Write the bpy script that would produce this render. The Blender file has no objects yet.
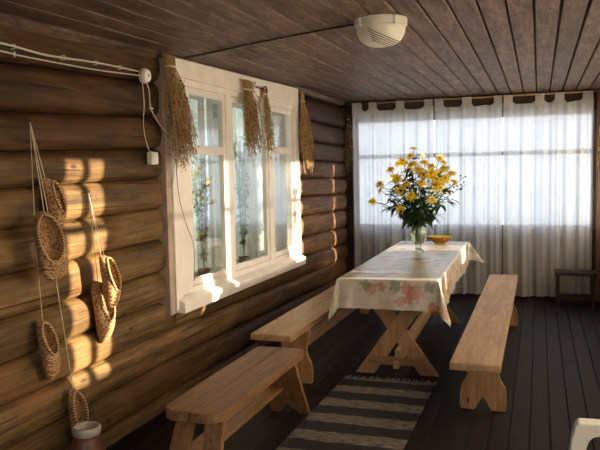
import bpy, bmesh, math, random
from mathutils import Vector, Matrix, noise
random.seed(7)
D = bpy.data
COL = bpy.context.scene.collection
PI = math.pi
sin, cos = math.sin, math.cos

# ---------------------------------------------------------------- objects
def tag(o, label=None, cat=None, group=None, kind=None):
    if label: o['label'] = label
    if cat: o['category'] = cat
    if group: o['group'] = group
    if kind: o['kind'] = kind
    return o

def thing(name, label, cat, loc=(0, 0, 0), rz=0.0, group=None, rot=None):
    o = D.objects.new(name, None); COL.objects.link(o)
    o.empty_display_size = .05
    o.location = loc
    o.rotation_euler = rot if rot else (0, 0, rz)
    return tag(o, label, cat, group)

def obj(name, bm, mat, parent=None, smooth=False, bevel=0, seg=2, recalc=True):
    if recalc: bmesh.ops.recalc_face_normals(bm, faces=bm.faces)
    me = D.meshes.new(name); bm.to_mesh(me); bm.free()
    o = D.objects.new(name, me); COL.objects.link(o)
    if mat: me.materials.append(mat)
    if parent: o.parent = parent
    if smooth:
        for p in me.polygons: p.use_smooth = True
    if bevel:
        m = o.modifiers.new('bev', 'BEVEL'); m.width = bevel; m.segments = seg
        m.limit_method = 'ANGLE'; m.angle_limit = math.radians(35)
    return o

def struct(name, bm, mat, **k):
    o = obj(name, bm, mat, **k)
    if not k.get('parent'): o['kind'] = 'structure'
    return o

def copy_tree(o, parent=None):
    c = o.copy(); COL.objects.link(c)
    if parent: c.parent = parent
    for ch in list(o.children): copy_tree(ch, c)
    return c

# ---------------------------------------------------------------- mesh helpers
def box(bm, c, s, M=None):
    x, y, z = c; a, b, d = s[0]/2, s[1]/2, s[2]/2
    P = [Vector((x+i*a, y+j*b, z+k*d)) for i in (-1, 1) for j in (-1, 1) for k in (-1, 1)]
    if M: P = [M @ p for p in P]
    v = [bm.verts.new(p) for p in P]
    for f in ((0,1,3,2), (4,6,7,5), (0,4,5,1), (2,3,7,6), (0,2,6,4), (1,5,7,3)):
        bm.faces.new([v[i] for i in f])
def bx(c, s, M=None):
    bm = bmesh.new(); box(bm, c, s, M); return bm
def b2(bm, x0, x1, y0, y1, z0, z1, M=None):
    box(bm, ((x0+x1)/2, (y0+y1)/2, (z0+z1)/2), (x1-x0, y1-y0, z1-z0), M)

def beam(bm, p, q, w, t, up=(0, 0, 1)):
    """box from p to q, w across, t thick (t along the 'up' projected)"""
    p, q = Vector(p), Vector(q); d = q-p; L = d.length; d.normalize()
    s = d.cross(Vector(up))
    if s.length < 1e-4: s = d.cross(Vector((1, 0, 0)))
    s.normalize(); u = s.cross(d)
    M = Matrix((( d.x, s.x, u.x, (p.x+q.x)/2), (d.y, s.y, u.y, (p.y+q.y)/2), (d.z, s.z, u.z, (p.z+q.z)/2), (0, 0, 0, 1)))
    box(bm, (0, 0, 0), (L, w, t), M)

def prism(bm, pts, lo, hi, axis='y', M=None):
    """pts 2-D polygon; extruded along axis from lo to hi.  y: (x,z)  x: (y,z)  z: (x,y)"""
    def P(a, b, c):
        v = {'y': (a, c, b), 'x': (c, a, b), 'z': (a, b, c)}[axis]
        v = Vector(v); return M @ v if M else v
    A = [bm.verts.new(P(a, b, lo)) for a, b in pts]; B = [bm.verts.new(P(a, b, hi)) for a, b in pts]
    n = len(pts)
    bm.faces.new(A[::-1]); bm.faces.new(B)
    for i in range(n): bm.faces.new((A[i], A[(i+1) % n], B[(i+1) % n], B[i]))

def tube(bm, pts, r, n=6, closed=False, caps=True):
    pts = [Vector(p) for p in pts]; m = len(pts)
    rs = r if isinstance(r, (list, tuple)) else [r]*m
    rings = []; ref = None
    for i, p in enumerate(pts):
        if closed: d = pts[(i+1) % m]-pts[i-1]
        else: d = pts[min(i+1, m-1)]-pts[max(i-1, 0)]
        if d.length < 1e-9: d = Vector((0, 0, 1))
        d.normalize()
        if ref is None:
            ref = Vector((0, 0, 1)) if abs(d.z) < .9 else Vector((1, 0, 0))
        s = ref-d*ref.dot(d)
        if s.length < 1e-5: s = d.orthogonal()
        s.normalize(); ref = s; t = d.cross(s)
        rings.append([bm.verts.new(p+(s*cos(2*PI*k/n)+t*sin(2*PI*k/n))*rs[i]) for k in range(n)])
    for i in range(m if closed else m-1):
        a, b = rings[i], rings[(i+1) % m]
        for k in range(n): bm.faces.new((a[k], a[(k+1) % n], b[(k+1) % n], b[k]))
    if caps and not closed and n > 2:
        bm.faces.new(rings[0][::-1]); bm.faces.new(rings[-1])

def lathe(bm, prof, n=32, c=(0, 0, 0), M=None, ripple=None):
    rings = []
    for r, z in prof:
        ring = []
        for k in range(n):
            a = 2*PI*k/n; rr = r*(ripple(a, z) if ripple else 1)
            v = Vector((c[0]+rr*cos(a), c[1]+rr*sin(a), c[2]+z))
            ring.append(bm.verts.new(M @ v if M else v))
        rings.append(ring)
    for a, b in zip(rings, rings[1:]):
        for k in range(n): bm.faces.new((a[k], a[(k+1) % n], b[(k+1) % n], b[k]))
    if prof[0][0] > 1e-5: bm.faces.new(rings[0][::-1])
    if prof[-1][0] > 1e-5: bm.faces.new(rings[-1])
    bmesh.ops.remove_doubles(bm, verts=bm.verts, dist=1e-6)

def ellipsoid(bm, c, r, seg=10, rings=7):
    M = Matrix.Translation(c) @ Matrix.Diagonal((r[0], r[1], r[2], 1))
    bmesh.ops.create_uvsphere(bm, u_segments=seg, v_segments=rings, radius=1, matrix=M)

def lerp(a, b, t): return a+(b-a)*t
def interp(xs, ys, x):
    if x <= xs[0]: return ys[0]+(ys[1]-ys[0])*(x-xs[0])/(xs[1]-xs[0])
    for i in range(len(xs)-1):
        if x <= xs[i+1] or i == len(xs)-2:
            return ys[i]+(ys[i+1]-ys[i])*(x-xs[i])/(xs[i+1]-xs[i])
def bez(p, n):
    """catmull-rom through points"""
    P = [Vector(q) for q in p]; P = [P[0]*2-P[1]]+P+[P[-1]*2-P[-2]]; out = []
    for i in range(1, len(P)-2):
        for k in range(n):
            t = k/n; a, b, c, d = P[i-1:i+3]
            out.append(.5*((2*b)+(c-a)*t+(2*a-5*b+4*c-d)*t*t+(-a+3*b-3*c+d)*t**3))
    out.append(P[-2]); return out

# ---------------------------------------------------------------- materials
class NT:
    def __init__(s, name):
        s.m = D.materials.new(name); s.m.use_nodes = True
        s.t = s.m.node_tree; s.t.nodes.clear()
        s.out = s.n('ShaderNodeOutputMaterial')
    def n(s, typ, **k):
        nd = s.t.nodes.new(typ)
        for a, b in k.items():
            if a.startswith('i_'): nd.inputs[a[2:].replace('_', ' ')].default_value = b
            else: setattr(nd, a, b)
        return nd
    def l(s, a, b): s.t.links.new(a, b)
    def ramp(s, fac, stops, interp='LINEAR'):
        r = s.n('ShaderNodeValToRGB'); r.color_ramp.interpolation = interp
        e = r.color_ramp.elements
        while len(e) < len(stops): e.new(.5)
        for el, (p, c) in zip(e, stops):
            el.position = p; el.color = (c[0], c[1], c[2], 1) if hasattr(c, '__len__') else (c, c, c, 1)
        s.l(fac, r.inputs[0]); return r.outputs[0]
    def mix(s, fac, a, b, blend='MIX'):
        m = s.n('ShaderNodeMix', data_type='RGBA', blend_type=blend)
        for i, v in ((0, fac), (6, a), (7, b)):
            if hasattr(v, 'links') or hasattr(v, 'is_linked'): s.l(v, m.inputs[i])
            else: m.inputs[i].default_value = v if i == 0 else (v[0], v[1], v[2], 1)
        return m.outputs[2]
    def math(s, op, a, b=None):
        m = s.n('ShaderNodeMath', operation=op)
        for i, v in ((0, a), (1, b)):
            if v is None: continue
            if hasattr(v, 'is_linked'): s.l(v, m.inputs[i])
            else: m.inputs[i].default_value = v
        return m.outputs[0]
    def coords(s, scale=(1, 1, 1), kind='Object', rnd=False):
        tc = s.n('ShaderNodeTexCoord'); mp = s.n('ShaderNodeMapping'); mp.inputs['Scale'].default_value = scale
        src = tc.outputs[kind]
        if rnd:
            g = s.n('ShaderNodeNewGeometry'); w = s.n('ShaderNodeVectorMath', operation='ADD')
            mul = s.math('MULTIPLY', g.outputs['Random Per Island'], 37.0)
            cb = s.n('ShaderNodeCombineXYZ'); s.l(mul, cb.inputs[0]); s.l(mul, cb.inputs[1]); s.l(mul, cb.inputs[2])
            s.l(src, w.inputs[0]); s.l(cb.outputs[0], w.inputs[1]); src = w.outputs[0]
        s.l(src, mp.inputs[0]); return mp.outputs[0]
    def noise(s, vec, scale, detail=4, rough=.55, dist=0):
        nz = s.n('ShaderNodeTexNoise'); nz.inputs['Scale'].default_value = scale
        nz.inputs['Detail'].default_value = detail; nz.inputs['Roughness'].default_value = rough
        nz.inputs['Distortion'].default_value = dist
        s.l(vec, nz.inputs['Vector']); return nz.outputs[0]
    def bump(s, h, strength=.3, dist=.01):
        b = s.n('ShaderNodeBump'); b.inputs['Strength'].default_value = strength; b.inputs['Distance'].default_value = dist
        s.l(h, b.inputs['Height']); return b.outputs[0]
    def bsdf(s, col, rough=.6, normal=None, spec=.5, **k):
        p = s.n('ShaderNodeBsdfPrincipled')
        if hasattr(col, 'is_linked'): s.l(col, p.inputs['Base Color'])
        else: p.inputs['Base Color'].default_value = (*col, 1)
        if hasattr(rough, 'is_linked'): s.l(rough, p.inputs['Roughness'])
        else: p.inputs['Roughness'].default_value = rough
        p.inputs['Specular IOR Level'].default_value = spec
        for a, b in k.items(): p.inputs[a.replace('_', ' ')].default_value = b
        if normal: s.l(normal, p.inputs['Normal'])
        s.l(p.outputs[0], s.out.inputs[0]); return p

def axscale(axis, along, across):
    return tuple(along if a == axis else across for a in 'xyz')

def wood(name, dark, mid, light, axis='y', rough=.6, knots=True, grain=1.0, spec=.3, rnd=True, islandvar=.25, bump=.25, mottle=0):
    s = NT(name)
    v = s.coords(axscale(axis, .8, 9*grain), rnd=rnd)
    n1 = s.noise(v, 3.0, 5, .6, .6)
    v2 = s.coords(axscale(axis, 2.2, 60*grain), rnd=rnd)
    n2 = s.noise(v2, 2.0, 3, .6)
    f = s.math('ADD', s.math('MULTIPLY', n1, .65), s.math('MULTIPLY', n2, .35))
    c = s.ramp(f, [(.30, dark), (.5, mid), (.68, light)])
    if knots:
        vk = s.coords(axscale(axis, 2.6, 8.0), rnd=rnd)
        vo = s.n('ShaderNodeTexVoronoi'); vo.inputs['Scale'].default_value = 1.6; s.l(vk, vo.inputs['Vector'])
        k = s.ramp(vo.outputs['Distance'], [(.06, 1), (.13, 0)])
        c = s.mix(k, c, tuple(x*.38 for x in dark), 'MIX')
    if mottle:
        vm = s.coords(axscale(axis, 1.0, 3.2), rnd=rnd); nm = s.noise(vm, 3.4, 6, .72, .8)
        c = s.mix(1.0, c, s.ramp(nm, [(.34, 1-mottle), (.5, 1.0), (.66, 1+mottle)]), 'MULTIPLY')
    g = s.n('ShaderNodeNewGeometry')
    if islandvar:
        r = s.ramp(g.outputs['Random Per Island'], [(0, 1-islandvar), (1, 1+islandvar)])
        c = s.mix(1.0, c, r, 'MULTIPLY')
    s.bsdf(c, rough, s.bump(f, bump, .004), spec)
    return s.m

M = {}
M['pine'] = wood('pine_y', (.27, .155, .075), (.43, .27, .14), (.56, .38, .21), 'y', .5, islandvar=.10, mottle=.12)
M['pine_z'] = wood('pine_z', (.26, .132, .055), (.40, .225, .105), (.52, .32, .16), 'z', .5, islandvar=.08)
M['pine_x'] = wood('pine_x', (.22, .112, .048), (.34, .19, .088), (.45, .275, .135), 'x', .5, islandvar=.08)
M['pine_old'] = wood('pine_old', (.15, .072, .030), (.26, .138, .062), (.36, .21, .10), 'y', .5, islandvar=.12)
M['pine_old_z'] = wood('pine_old_z', (.14, .068, .028), (.24, .125, .055), (.33, .185, .085), 'z', .5, islandvar=.1)
M['ceil'] = wood('ceiling_wood', (.045, .025, .018), (.120, .073, .055), (.215, .140, .11), 'y', .55, islandvar=.25, bump=.4, mottle=.55)
M['floor'] = wood('floor_wood', (.0065, .0045, .0042), (.0135, .0092, .0085), (.025, .017, .016), 'y', .62, islandvar=.35, knots=False, spec=.22, mottle=.4)
M['darkwood'] = wood('dark_wood', (.018, .012, .009), (.035, .022, .016), (.055, .036, .026), 'z', .7, knots=False)
M['darkwood_x'] = wood('dark_wood_x', (.028, .018, .012), (.06, .036, .024), (.085, .052, .035), 'x', .7, knots=False)
M['redwood'] = wood('red_wood', (.10, .05, .035), (.17, .085, .06), (.22, .12, .085), 'z', .6, knots=False)
M['rodwood'] = wood('rod_wood', (.20, .12, .07), (.34, .21, .13), (.42, .28, .18), 'x', .6, knots=False)
M['greywood'] = wood('grey_wood', (.10, .085, .07), (.17, .14, .12), (.22, .19, .17), 'z', .8, knots=False)

def log_material():
    s = NT('log_wood')
    v = s.coords((3, .7, 3), rnd=True)
    n1 = s.noise(v, 2.2, 6, .62, .5)
    v2 = s.coords((30, 1.4, 30), rnd=True)
    n2 = s.noise(v2, 1.6, 4, .65, .3)
    v3 = s.coords((46, .9, 46), rnd=True)
    n3 = s.noise(v3, 1.0, 2, .5, .2)
    f = s.math('ADD', s.math('MULTIPLY', n1, .55), s.math('MULTIPLY', n2, .45))
    c = s.ramp(f, [(.32, (.030, .018, .009)), (.44, (.085, .049, .019)), (.55, (.165, .098, .037)), (.68, (.29, .19, .080))])
    crack = s.ramp(n3, [(.30, 1), (.36, 0)])
    c = s.mix(crack, c, (.03, .016, .007))
    # warm reddish stains
    v4 = s.coords((2, 1.3, 2)); n4 = s.noise(v4, 1.3, 2)
    st = s.ramp(n4, [(.54, 0), (.70, .55)])
    c = s.mix(st, c, (.20, .085, .035))
    vk = s.coords((5.0, 2.0, 5.0), rnd=True)
    vo = s.n('ShaderNodeTexVoronoi'); vo.inputs['Scale'].default_value = 1.5; s.l(vk, vo.inputs['Vector'])
    k = s.ramp(vo.outputs['Distance'], [(.05, 1), (.11, 0)])
    c = s.mix(k, c, (.035, .016, .008))
    g = s.n('ShaderNodeNewGeometry')
    r = s.ramp(g.outputs['Random Per Island'], [(0, .80), (1, 1.18)])
    c = s.mix(1.0, c, r, 'MULTIPLY')
    # shade painted into the colour: darker and greyer towards the far end and at the top
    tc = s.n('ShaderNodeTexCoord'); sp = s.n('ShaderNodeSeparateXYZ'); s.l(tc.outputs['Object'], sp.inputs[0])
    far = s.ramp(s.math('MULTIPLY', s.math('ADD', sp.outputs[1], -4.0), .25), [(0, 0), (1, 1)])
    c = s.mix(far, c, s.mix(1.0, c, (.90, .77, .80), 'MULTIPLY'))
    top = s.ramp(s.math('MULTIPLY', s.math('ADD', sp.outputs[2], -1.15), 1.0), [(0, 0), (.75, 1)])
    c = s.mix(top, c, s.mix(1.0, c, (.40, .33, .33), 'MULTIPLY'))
    h = s.math('ADD', s.math('MULTIPLY', f, .7), s.math('MULTIPLY', n3, .3))
    s.bsdf(c, .62, s.bump(h, .6, .012), .25)
    return s.m
M['log'] = log_material()

def plain(name, col, rough=.5, spec=.5, nscale=0, namt=.1, **k):
    s = NT(name)
    if nscale:
        n = s.noise(s.coords(), nscale, 4)
        c = s.mix(s.ramp(n, [(.3, 0), (.7, 1)]), tuple(x*(1-namt) for x in col), tuple(min(1, x*(1+namt)) for x in col))
        s.bsdf(c, rough, s.bump(n, .15, .003), spec, **k)
    else: s.bsdf(col, rough, None, spec, **k)
    return s.m
M['white_paint'] = plain('white_paint', (.84, .79, .75), .45, .4, 6, .07)
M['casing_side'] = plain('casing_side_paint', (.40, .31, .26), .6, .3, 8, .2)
M['white_plastic'] = plain('white_plastic', (.80, .80, .74), .35, .5, 3, .02)
M['cream_plastic'] = plain('cream_plastic', (.76, .74, .64), .4, .5, 5, .05)
M['cable'] = plain('cable_plastic', (.66, .60, .50), .5, .4, 5, .05)
M['slot'] = plain('slot_dark', (.10, .09, .075), .7, .2, 5, .05)
M['string'] = plain('string_fibre', (.62, .50, .38), .9, .1, 60, .2)
M['darkcable'] = plain('dark_cable', (.035, .028, .02), .7, .2, 30, .3)
M['iron'] = plain('iron', (.10, .09, .08), .5, .5, 30, .2, Metallic=.8)
M['chink'] = plain('chinking', (.018, .013, .009), .95, .1, 12, .4)
M['clay'] = plain('clay_glaze', (.13, .045, .028), .35, .5, 14, .3)
M['pot_rim'] = plain('pot_rim_glaze', (.42, .39, .36), .45, .5, 20, .15)
def petal_material(name, col):
    s = NT(name)
    d = s.n('ShaderNodeBsdfDiffuse'); d.inputs[0].default_value = (*col, 1)
    r = s.n('ShaderNodeBsdfTranslucent'); r.inputs[0].default_value = (*col, 1)
    m1 = s.n('ShaderNodeMixShader'); m1.inputs[0].default_value = .45
    s.l(d.outputs[0], m1.inputs[1]); s.l(r.outputs[0], m1.inputs[2]); s.l(m1.outputs[0], s.out.inputs[0])
    return s.m
M['petal'] = petal_material('petal_yellow', (1.0, .76, .06)); M['petal_pale'] = petal_material('petal_pale', (1.0, .86, .30))
def random_island(name, a, b):
    s = NT(name); g = s.n('ShaderNodeNewGeometry')
    s.bsdf(s.ramp(g.outputs['Random Per Island'], [(0, a), (1, b)]), .85, None, .1); return s.m
M['flower_eye'] = plain('flower_eye', (.60, .34, .04), .8, .1, 60, .3)
M['leaf'] = plain('leaf_green', (.035, .075, .022), .5, .4, 14, .35)
M['leaf2'] = plain('leaf_light', (.085, .14, .035), .5, .4, 14, .35)
M['bud'] = plain('bud_dark', (.05, .035, .015), .8, .2, 14, .35)
M['seed'] = random_island('seed_brown', (.07, .035, .013), (.50, .31, .13))
M['seed_grey'] = random_island('seed_grey', (.16, .13, .08), (.50, .44, .30))
M['straw'] = plain('dry_straw', (.40, .27, .13), .9, .1, 40, .3)
M['seed_dark'] = plain('seed_dark', (.10, .06, .025), .9, .1, 40, .35)
M['hazy_lawn'] = plain('hazy_lawn', (.60, .64, .62), .9, .1, 1.5, .3)  # ground whitened: bright outdoor haze is put into its colour
M['hedge'] = plain('hedge_leaf', (.22, .30, .12), .8, .2, 3, .4)

def weave_material():
    s = NT('bast_weave')
    v = s.coords((1, 1, 1))
    ck = s.n('ShaderNodeTexVoronoi'); ck.inputs['Scale'].default_value = 85; s.l(v, ck.inputs['Vector'])
    n = s.noise(v, 30, 3)
    c = s.ramp(ck.outputs['Distance'], [(.10, (.52, .33, .17)), (.45, (.38, .22, .10)), (.75, (.13, .062, .026))])
    c = s.mix(s.ramp(n, [(.35, 0), (.65, .45)]), c, (.40, .21, .10))
    s.bsdf(c, .7, s.bump(ck.outputs['Distance'], -.9, .006), .2)
    return s.m
M['bast'] = weave_material()
def braid_material():
    s = NT('bast_braid'); v = s.coords((1, 1, 1))
    w = s.n('ShaderNodeTexWave'); w.inputs['Scale'].default_value = 38; w.bands_direction = 'DIAGONAL'; s.l(v, w.inputs['Vector'])
    c = s.ramp(w.outputs[1], [(.1, (.15, .07, .03)), (.6, (.50, .32, .17))])
    s.bsdf(c, .7, s.bump(w.outputs[1], .5, .004), .2)
    return s.m
M['braid'] = braid_material()

def curtain_material(name, col=(.86, .86, .86), transp=.22, trans=.55):
    s = NT(name)
    v = s.coords((260, 260, 260)); n = s.noise(v, 1.0, 2)
    t = s.n('ShaderNodeBsdfTransparent'); t.inputs[0].default_value = (.96, .97, 1, 1)
    d = s.n('ShaderNodeBsdfDiffuse'); d.inputs[0].default_value = (*col, 1)
    r = s.n('ShaderNodeBsdfTranslucent'); r.inputs[0].default_value = (*col, 1)
    m1 = s.n('ShaderNodeMixShader'); m1.inputs[0].default_value = trans
    lw = s.n('ShaderNodeLayerWeight'); lw.inputs[0].default_value = .5
    dens = s.ramp(lw.outputs[1], [(.12, col), (.75, tuple(x*.45 for x in col))])
    s.l(dens, r.inputs[0])
    s.l(d.outputs[0], m1.inputs[1]); s.l(r.outputs[0], m1.inputs[2])
    m2 = s.n('ShaderNodeMixShader')
    s.l(s.ramp(n, [(.3, transp*.8), (.7, transp*1.2)]), m2.inputs[0])
    s.l(m1.outputs[0], m2.inputs[1]); s.l(t.outputs[0], m2.inputs[2])
    s.l(m2.outputs[0], s.out.inputs[0])
    return s.m
M['curtain'] = curtain_material('sheer_curtain', (.90, .88, .84), .17, .58)
M['curtain_side'] = curtain_material('side_curtain', (.88, .80, .66), .04, .5)
M['curtain_in'] = curtain_material('inner_curtain', (.80, .81, .78), .10, .4)

def glass_material(name, col=(1, 1, 1), tr=.55):
    s = NT(name)
    t = s.n('ShaderNodeBsdfTransparent'); t.inputs[0].default_value = (*col, 1)
    g = s.n('ShaderNodeBsdfGlossy'); g.inputs['Roughness'].default_value = .03; g.inputs[0].default_value = (.95, .97, 1, 1)
    fr = s.n('ShaderNodeLayerWeight'); fr.inputs[0].default_value = .5
    f = s.math('ADD', s.math('MULTIPLY', s.math('POWER', fr.outputs[1], 3.0), .8), tr)
    m = s.n('ShaderNodeMixShader'); s.l(f, m.inputs[0]); s.l(t.outputs[0], m.inputs[1]); s.l(g.outputs[0], m.inputs[2])
    s.l(m.outputs[0], s.out.inputs[0]); return s.m
M['glass'] = glass_material('window_glass', (.95, .98, .97), .07)

def vase_glass(name, col, rough=.02):
    s = NT(name)
    s.bsdf(col, rough, None, .5, Transmission_Weight=.92, IOR=1.45)
    return s.m
M['vase'] = vase_glass('vase_glass', (.80, .88, .78))
M['amber'] = vase_glass('amber_glass', (.95, .55, .10), .08)
M['water'] = plain('stem_water', (.10, .16, .05), .3, .5, 25, .4)

def cloth_material():
    s = NT('printed_oilcloth')
    a = s.n('ShaderNodeAttribute'); a.attribute_name = 'print'
    n = s.noise(s.coords((1, 1, 1)), 60, 3)
    c = s.mix(s.ramp(n, [(.35, 0), (.7, .12)]), a.outputs[0], (.45, .40, .34))
    s.bsdf(c, .27, None, .6)
    return s.m
M['oilcloth'] = cloth_material()

def rug_material():
    s = NT('rag_rug')
    tc = s.n('ShaderNodeTexCoord'); sp = s.n('ShaderNodeSeparateXYZ'); s.l(tc.outputs['Object'], sp.inputs[0])
    nw = s.noise(s.coords((8, 40, 1)), 1.0, 2)
    y = s.math('ADD', sp.outputs[1], s.math('MULTIPLY', nw, .045))
    fr = s.math('FRACT', s.math('MULTIPLY', y, 1/.290))
    st = s.ramp(fr, [(.47, 0), (.50, 1), (.97, 1), (1.0, 0)])
    fib = s.noise(s.coords((14, 150, 1)), 1.0, 3, .7)
    dark = s.ramp(fib, [(.32, (.020, .018, .019)), (.68, (.075, .068, .068))])
    pale = s.ramp(fib, [(.38, (.06, .05, .04)), (.50, (.20, .175, .145)), (.64, (.36, .33, .28))])
    c = s.mix(st, dark, pale)
    s.bsdf(c, .95, s.bump(fib, .8, .006), .1)
    return s.m
M['rug'] = rug_material()
M['fringe'] = plain('rug_fringe', (.24, .215, .18), .95, .1, 40, .3)

# ---------------------------------------------------------------- setting
FAR = 8.40
def ceil_z(x, y):
    s = max(0.0, min(1.0, -x/2.3))**2
    return 2.335-s*max(0.0, 6.9-y)*.029

# ceiling boards
bm = bmesh.new(); w = .137; x = -2.36
rc = random.Random(3)
while x < .95:
    ys = [-2.3+i*.55 for i in range(20)]+[8.5]
    x0, x1 = x+.0045, x+w-.0045
    rows = []
    for y in ys:
        rows.append([bm.verts.new((x0, y, ceil_z(x0, y)+.012)), bm.verts.new((x0+.006, y, ceil_z(x0, y))),
                     bm.verts.new((x1-.006, y, ceil_z(x1, y))), bm.verts.new((x1, y, ceil_z(x1, y)+.012)),
                     bm.verts.new((x1, y, ceil_z(x1, y)+.03)), bm.verts.new((x0, y, ceil_z(x0, y)+.03))])
    for a, b in zip(rows, rows[1:]):
        for k in range(6): bm.faces.new((a[k], a[(k+1) % 6], b[(k+1) % 6], b[k]))
    bm.faces.new(rows[0]); bm.faces.new(rows[-1])
    x += w
struct('ceiling', bm, M['ceil'])
bm = bmesh.new(); b2(bm, -2.6, 1.1, -2.4, 8.7, 2.375, 2.42)
struct('trim_6', bm, M['darkwood'])

# floor boards
bm = bmesh.new(); w = .109; x = -2.36+.03
while x < .95:
    b2(bm, x+.0015, x+w-.0015, -2.3, 8.5, -.03, 0); x += w
struct('floor', bm, M['floor'], bevel=.003, seg=1)
struct('trim_7', bx((-.75, 3.1, -.055), (3.5, 11.3, .05)), M['chink'])

# log wall: each log an uneven half-round
JY = [2.6, 4.1, 8.45]
JN = [2.215, 2.02, 1.80, 1.62, 1.45, 1.265, 1.06, .86, .66, .47, .27, .07, -.13]
JM = [2.270, 2.08, 1.87, 1.67, 1.48, 1.29, 1.09, .885, .685, .485, .285, .08, -.13]
JF = [2.270, 2.02, 1.80, 1.60, 1.41, 1.22, 1.02, .80, .60, .40, .21, .03, -.15]
def joint(i, y): 
    yy = max(1.6, min(y, 8.5))
    return interp(JY, [JN[i], JM[i], JF[i]], yy)
XW = -2.302
WY0, WY1, WZ0, WZ1 = 4.02, 6.43, .63, 2.18
def log_piece(bm, i, y0, y1, clip=None, seed=0):
    """half-round log between joints i and i+1"""
    n = max(2, int((y1-y0)/.09)); N = 12; rows = []
    for a in range(n+1):
        y = lerp(y0, y1, a/n)
        zt, zb = joint(i, y), joint(i+1, y)
        if clip: zt, zb = min(zt, clip[1]) if clip[1] else zt, max(zb, clip[0]) if clip[0] else zb
        hh = (zt-zb)/2; zc = (zt+zb)/2; row = []
        full = (joint(i, y)-joint(i+1, y))/2
        for k in range(N+1):
            t = -1+2*k/N
            z = zc+t*hh*.985
            tt = (z-(joint(i, y)+joint(i+1, y))/2)/full
            dep = .055*math.sqrt(max(0, 1-abs(tt)**3.0))
            q = noise.noise(Vector((seed*9.1+1.7, y*1.1, z*3)))*.016+noise.noise(Vector((seed*5.3, y*5, z*14)))*.004
            row.append(bm.verts.new((XW+dep+q*(1-abs(tt)**3), y, z)))
        rows.append(row)
    for r in rows:
        r.insert(0, bm.verts.new((XW-.16, r[0].co.y, r[0].co.z))); r.append(bm.verts.new((XW-.16, r[0].co.y, r[-1].co.z)))
    m = len(rows[0])
    for a, b in zip(rows, rows[1:]):
        for k in range(m): bm.faces.new((a[k], a[(k+1) % m], b[(k+1) % m], b[k]))
    bm.faces.new(rows[0]); bm.faces.new(rows[-1])
bm = bmesh.new()
for i in range(12):
    zt, zb = JM[i], JM[i+1]
    if zb >= WZ1 or zt <= WZ0: log_piece(bm, i, -2.3, 8.44, None, i)
    else:
        log_piece(bm, i, -2.3, WY0, None, i); log_piece(bm, i, WY1, 8.44, None, i+.5)
        if zt > WZ1: log_piece(bm, i, WY0, WY1, (WZ1, None), i)
        if zb < WZ0: log_piece(bm, i, WY0, WY1, (None, WZ0), i)
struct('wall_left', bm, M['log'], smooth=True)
bm = bmesh.new()   # backing between the logs
for (a, b, c, d) in ((-2.3, WY0, -.1, 2.36), (WY1, 8.44, -.1, 2.36), (WY0, WY1, -.1, WZ0), (WY0, WY1, WZ1, 2.36)):
    b2(bm, XW-.18, XW-.004, a, b, c, d)
struct('trim_8', bm, M['chink'])

# thin moulding where the ceiling meets the logs
bm = bmesh.new(); ys = [-2.2+.5*i for i in range(22)]
prev = None
for y in ys:
    y = min(y, 8.38); z = ceil_z(-2.24, y)
    r = [bm.verts.new(p) for p in ((-2.30, y, z-.045), (-2.255, y, z-.042), (-2.225, y, z-.012), (-2.225, y, z-.001), (-2.30, y, z-.001))]
    if prev:
        for k in range(5): bm.faces.new((prev[k], prev[(k+1) % 5], r[(k+1) % 5], r[k]))
    else: bm.faces.new(r)
    prev = r
bm.faces.new(prev)
struct('trim_1', bm, M['ceil'])

# far wall with the long window
OZ0, OZ1 = .79, 2.125
wb = bmesh.new()
b2(wb, -2.48, .98, FAR+.03, FAR+.13, -.1, OZ0)
b2(wb, -2.48, .98, FAR+.03, FAR+.13, OZ1, 2.37)
b2(wb, -2.48, -2.16, FAR+.03, FAR+.13, OZ0, OZ1)
b2(wb, .60, .98, FAR+.03, FAR+.13, OZ0, OZ1)
struct('wall_back', wb, M['darkwood_x'])
bm = bmesh.new()
b2(bm, -2.275, -2.165, FAR-.03, FAR+.03, 0, 2.33)
struct('trim_2', bm, M['darkwood'], bevel=.004)
bm = bmesh.new(); b2(bm, .60, .80, FAR-.10, FAR+.03, 0, 2.335)
struct('trim_3', bm, M['redwood'], bevel=.006)
bm = bmesh.new(); b2(bm, -2.165, .60, FAR-.01, FAR+.03, 2.20, 2.335)
struct('trim_4', bm, M['darkwood_x'], bevel=.004)

def frame_rect(bm, ax, x0, x1, z0, z1, w, d0, d1):
    """rectangular frame; ax 'x': spans x, depth y.  ax 'y': spans y, depth x"""
    for (a, b, c, d) in ((x0, x0+w, z0, z1), (x1-w, x1, z0, z1), (x0+w, x1-w, z0, z0+w), (x0+w, x1-w, z1-w, z1)):
        if ax == 'x': b2(bm, a, b, d0, d1, c, d)
        else: b2(bm, d0, d1, a, b, c, d)
def veranda_window(name, ax, x0, x1, z0, z1, zm, d0, d1, mull=(), open_=()):
    bm = bmesh.new(); frame_rect(bm, ax, x0, x1, z0, z1, .045, d0, d1)
    w = struct(name, bm, M['greywood'])
    def bar(n, a, b, c, d):
        bm = bmesh.new()
        if ax == 'x': b2(bm, a, b, d0+.01, d1-.01, c, d)
        else: b2(bm, d0+.01, d1-.01, a, b, c, d)
        obj(n, bm, M['greywood'], w)
    bar('muntin', x0+.045, x1-.045, zm-.025, zm+.025)
    for m in mull: bar('mullion', m-.03, m+.03, z0+.045, z1-.045)
    dm = (d0+d1)/2; bm = bmesh.new()
    if ax == 'x': b2(bm, x0+.045, x1-.045, dm-.002, dm+.002, z0+.045, z1-.045)
    else: b2(bm, dm-.002, dm+.002, x0+.045, x1-.045, z0+.045, z1-.045)
    obj('glass', bm, M['clearglass'], w)
    return w
s = NT('clear_pane'); t = s.n('ShaderNodeBsdfTransparent'); t.inputs[0].default_value = (.97, .98, 1, 1)
g = s.n('ShaderNodeBsdfGlossy'); g.inputs['Roughness'].default_value = .02
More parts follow.
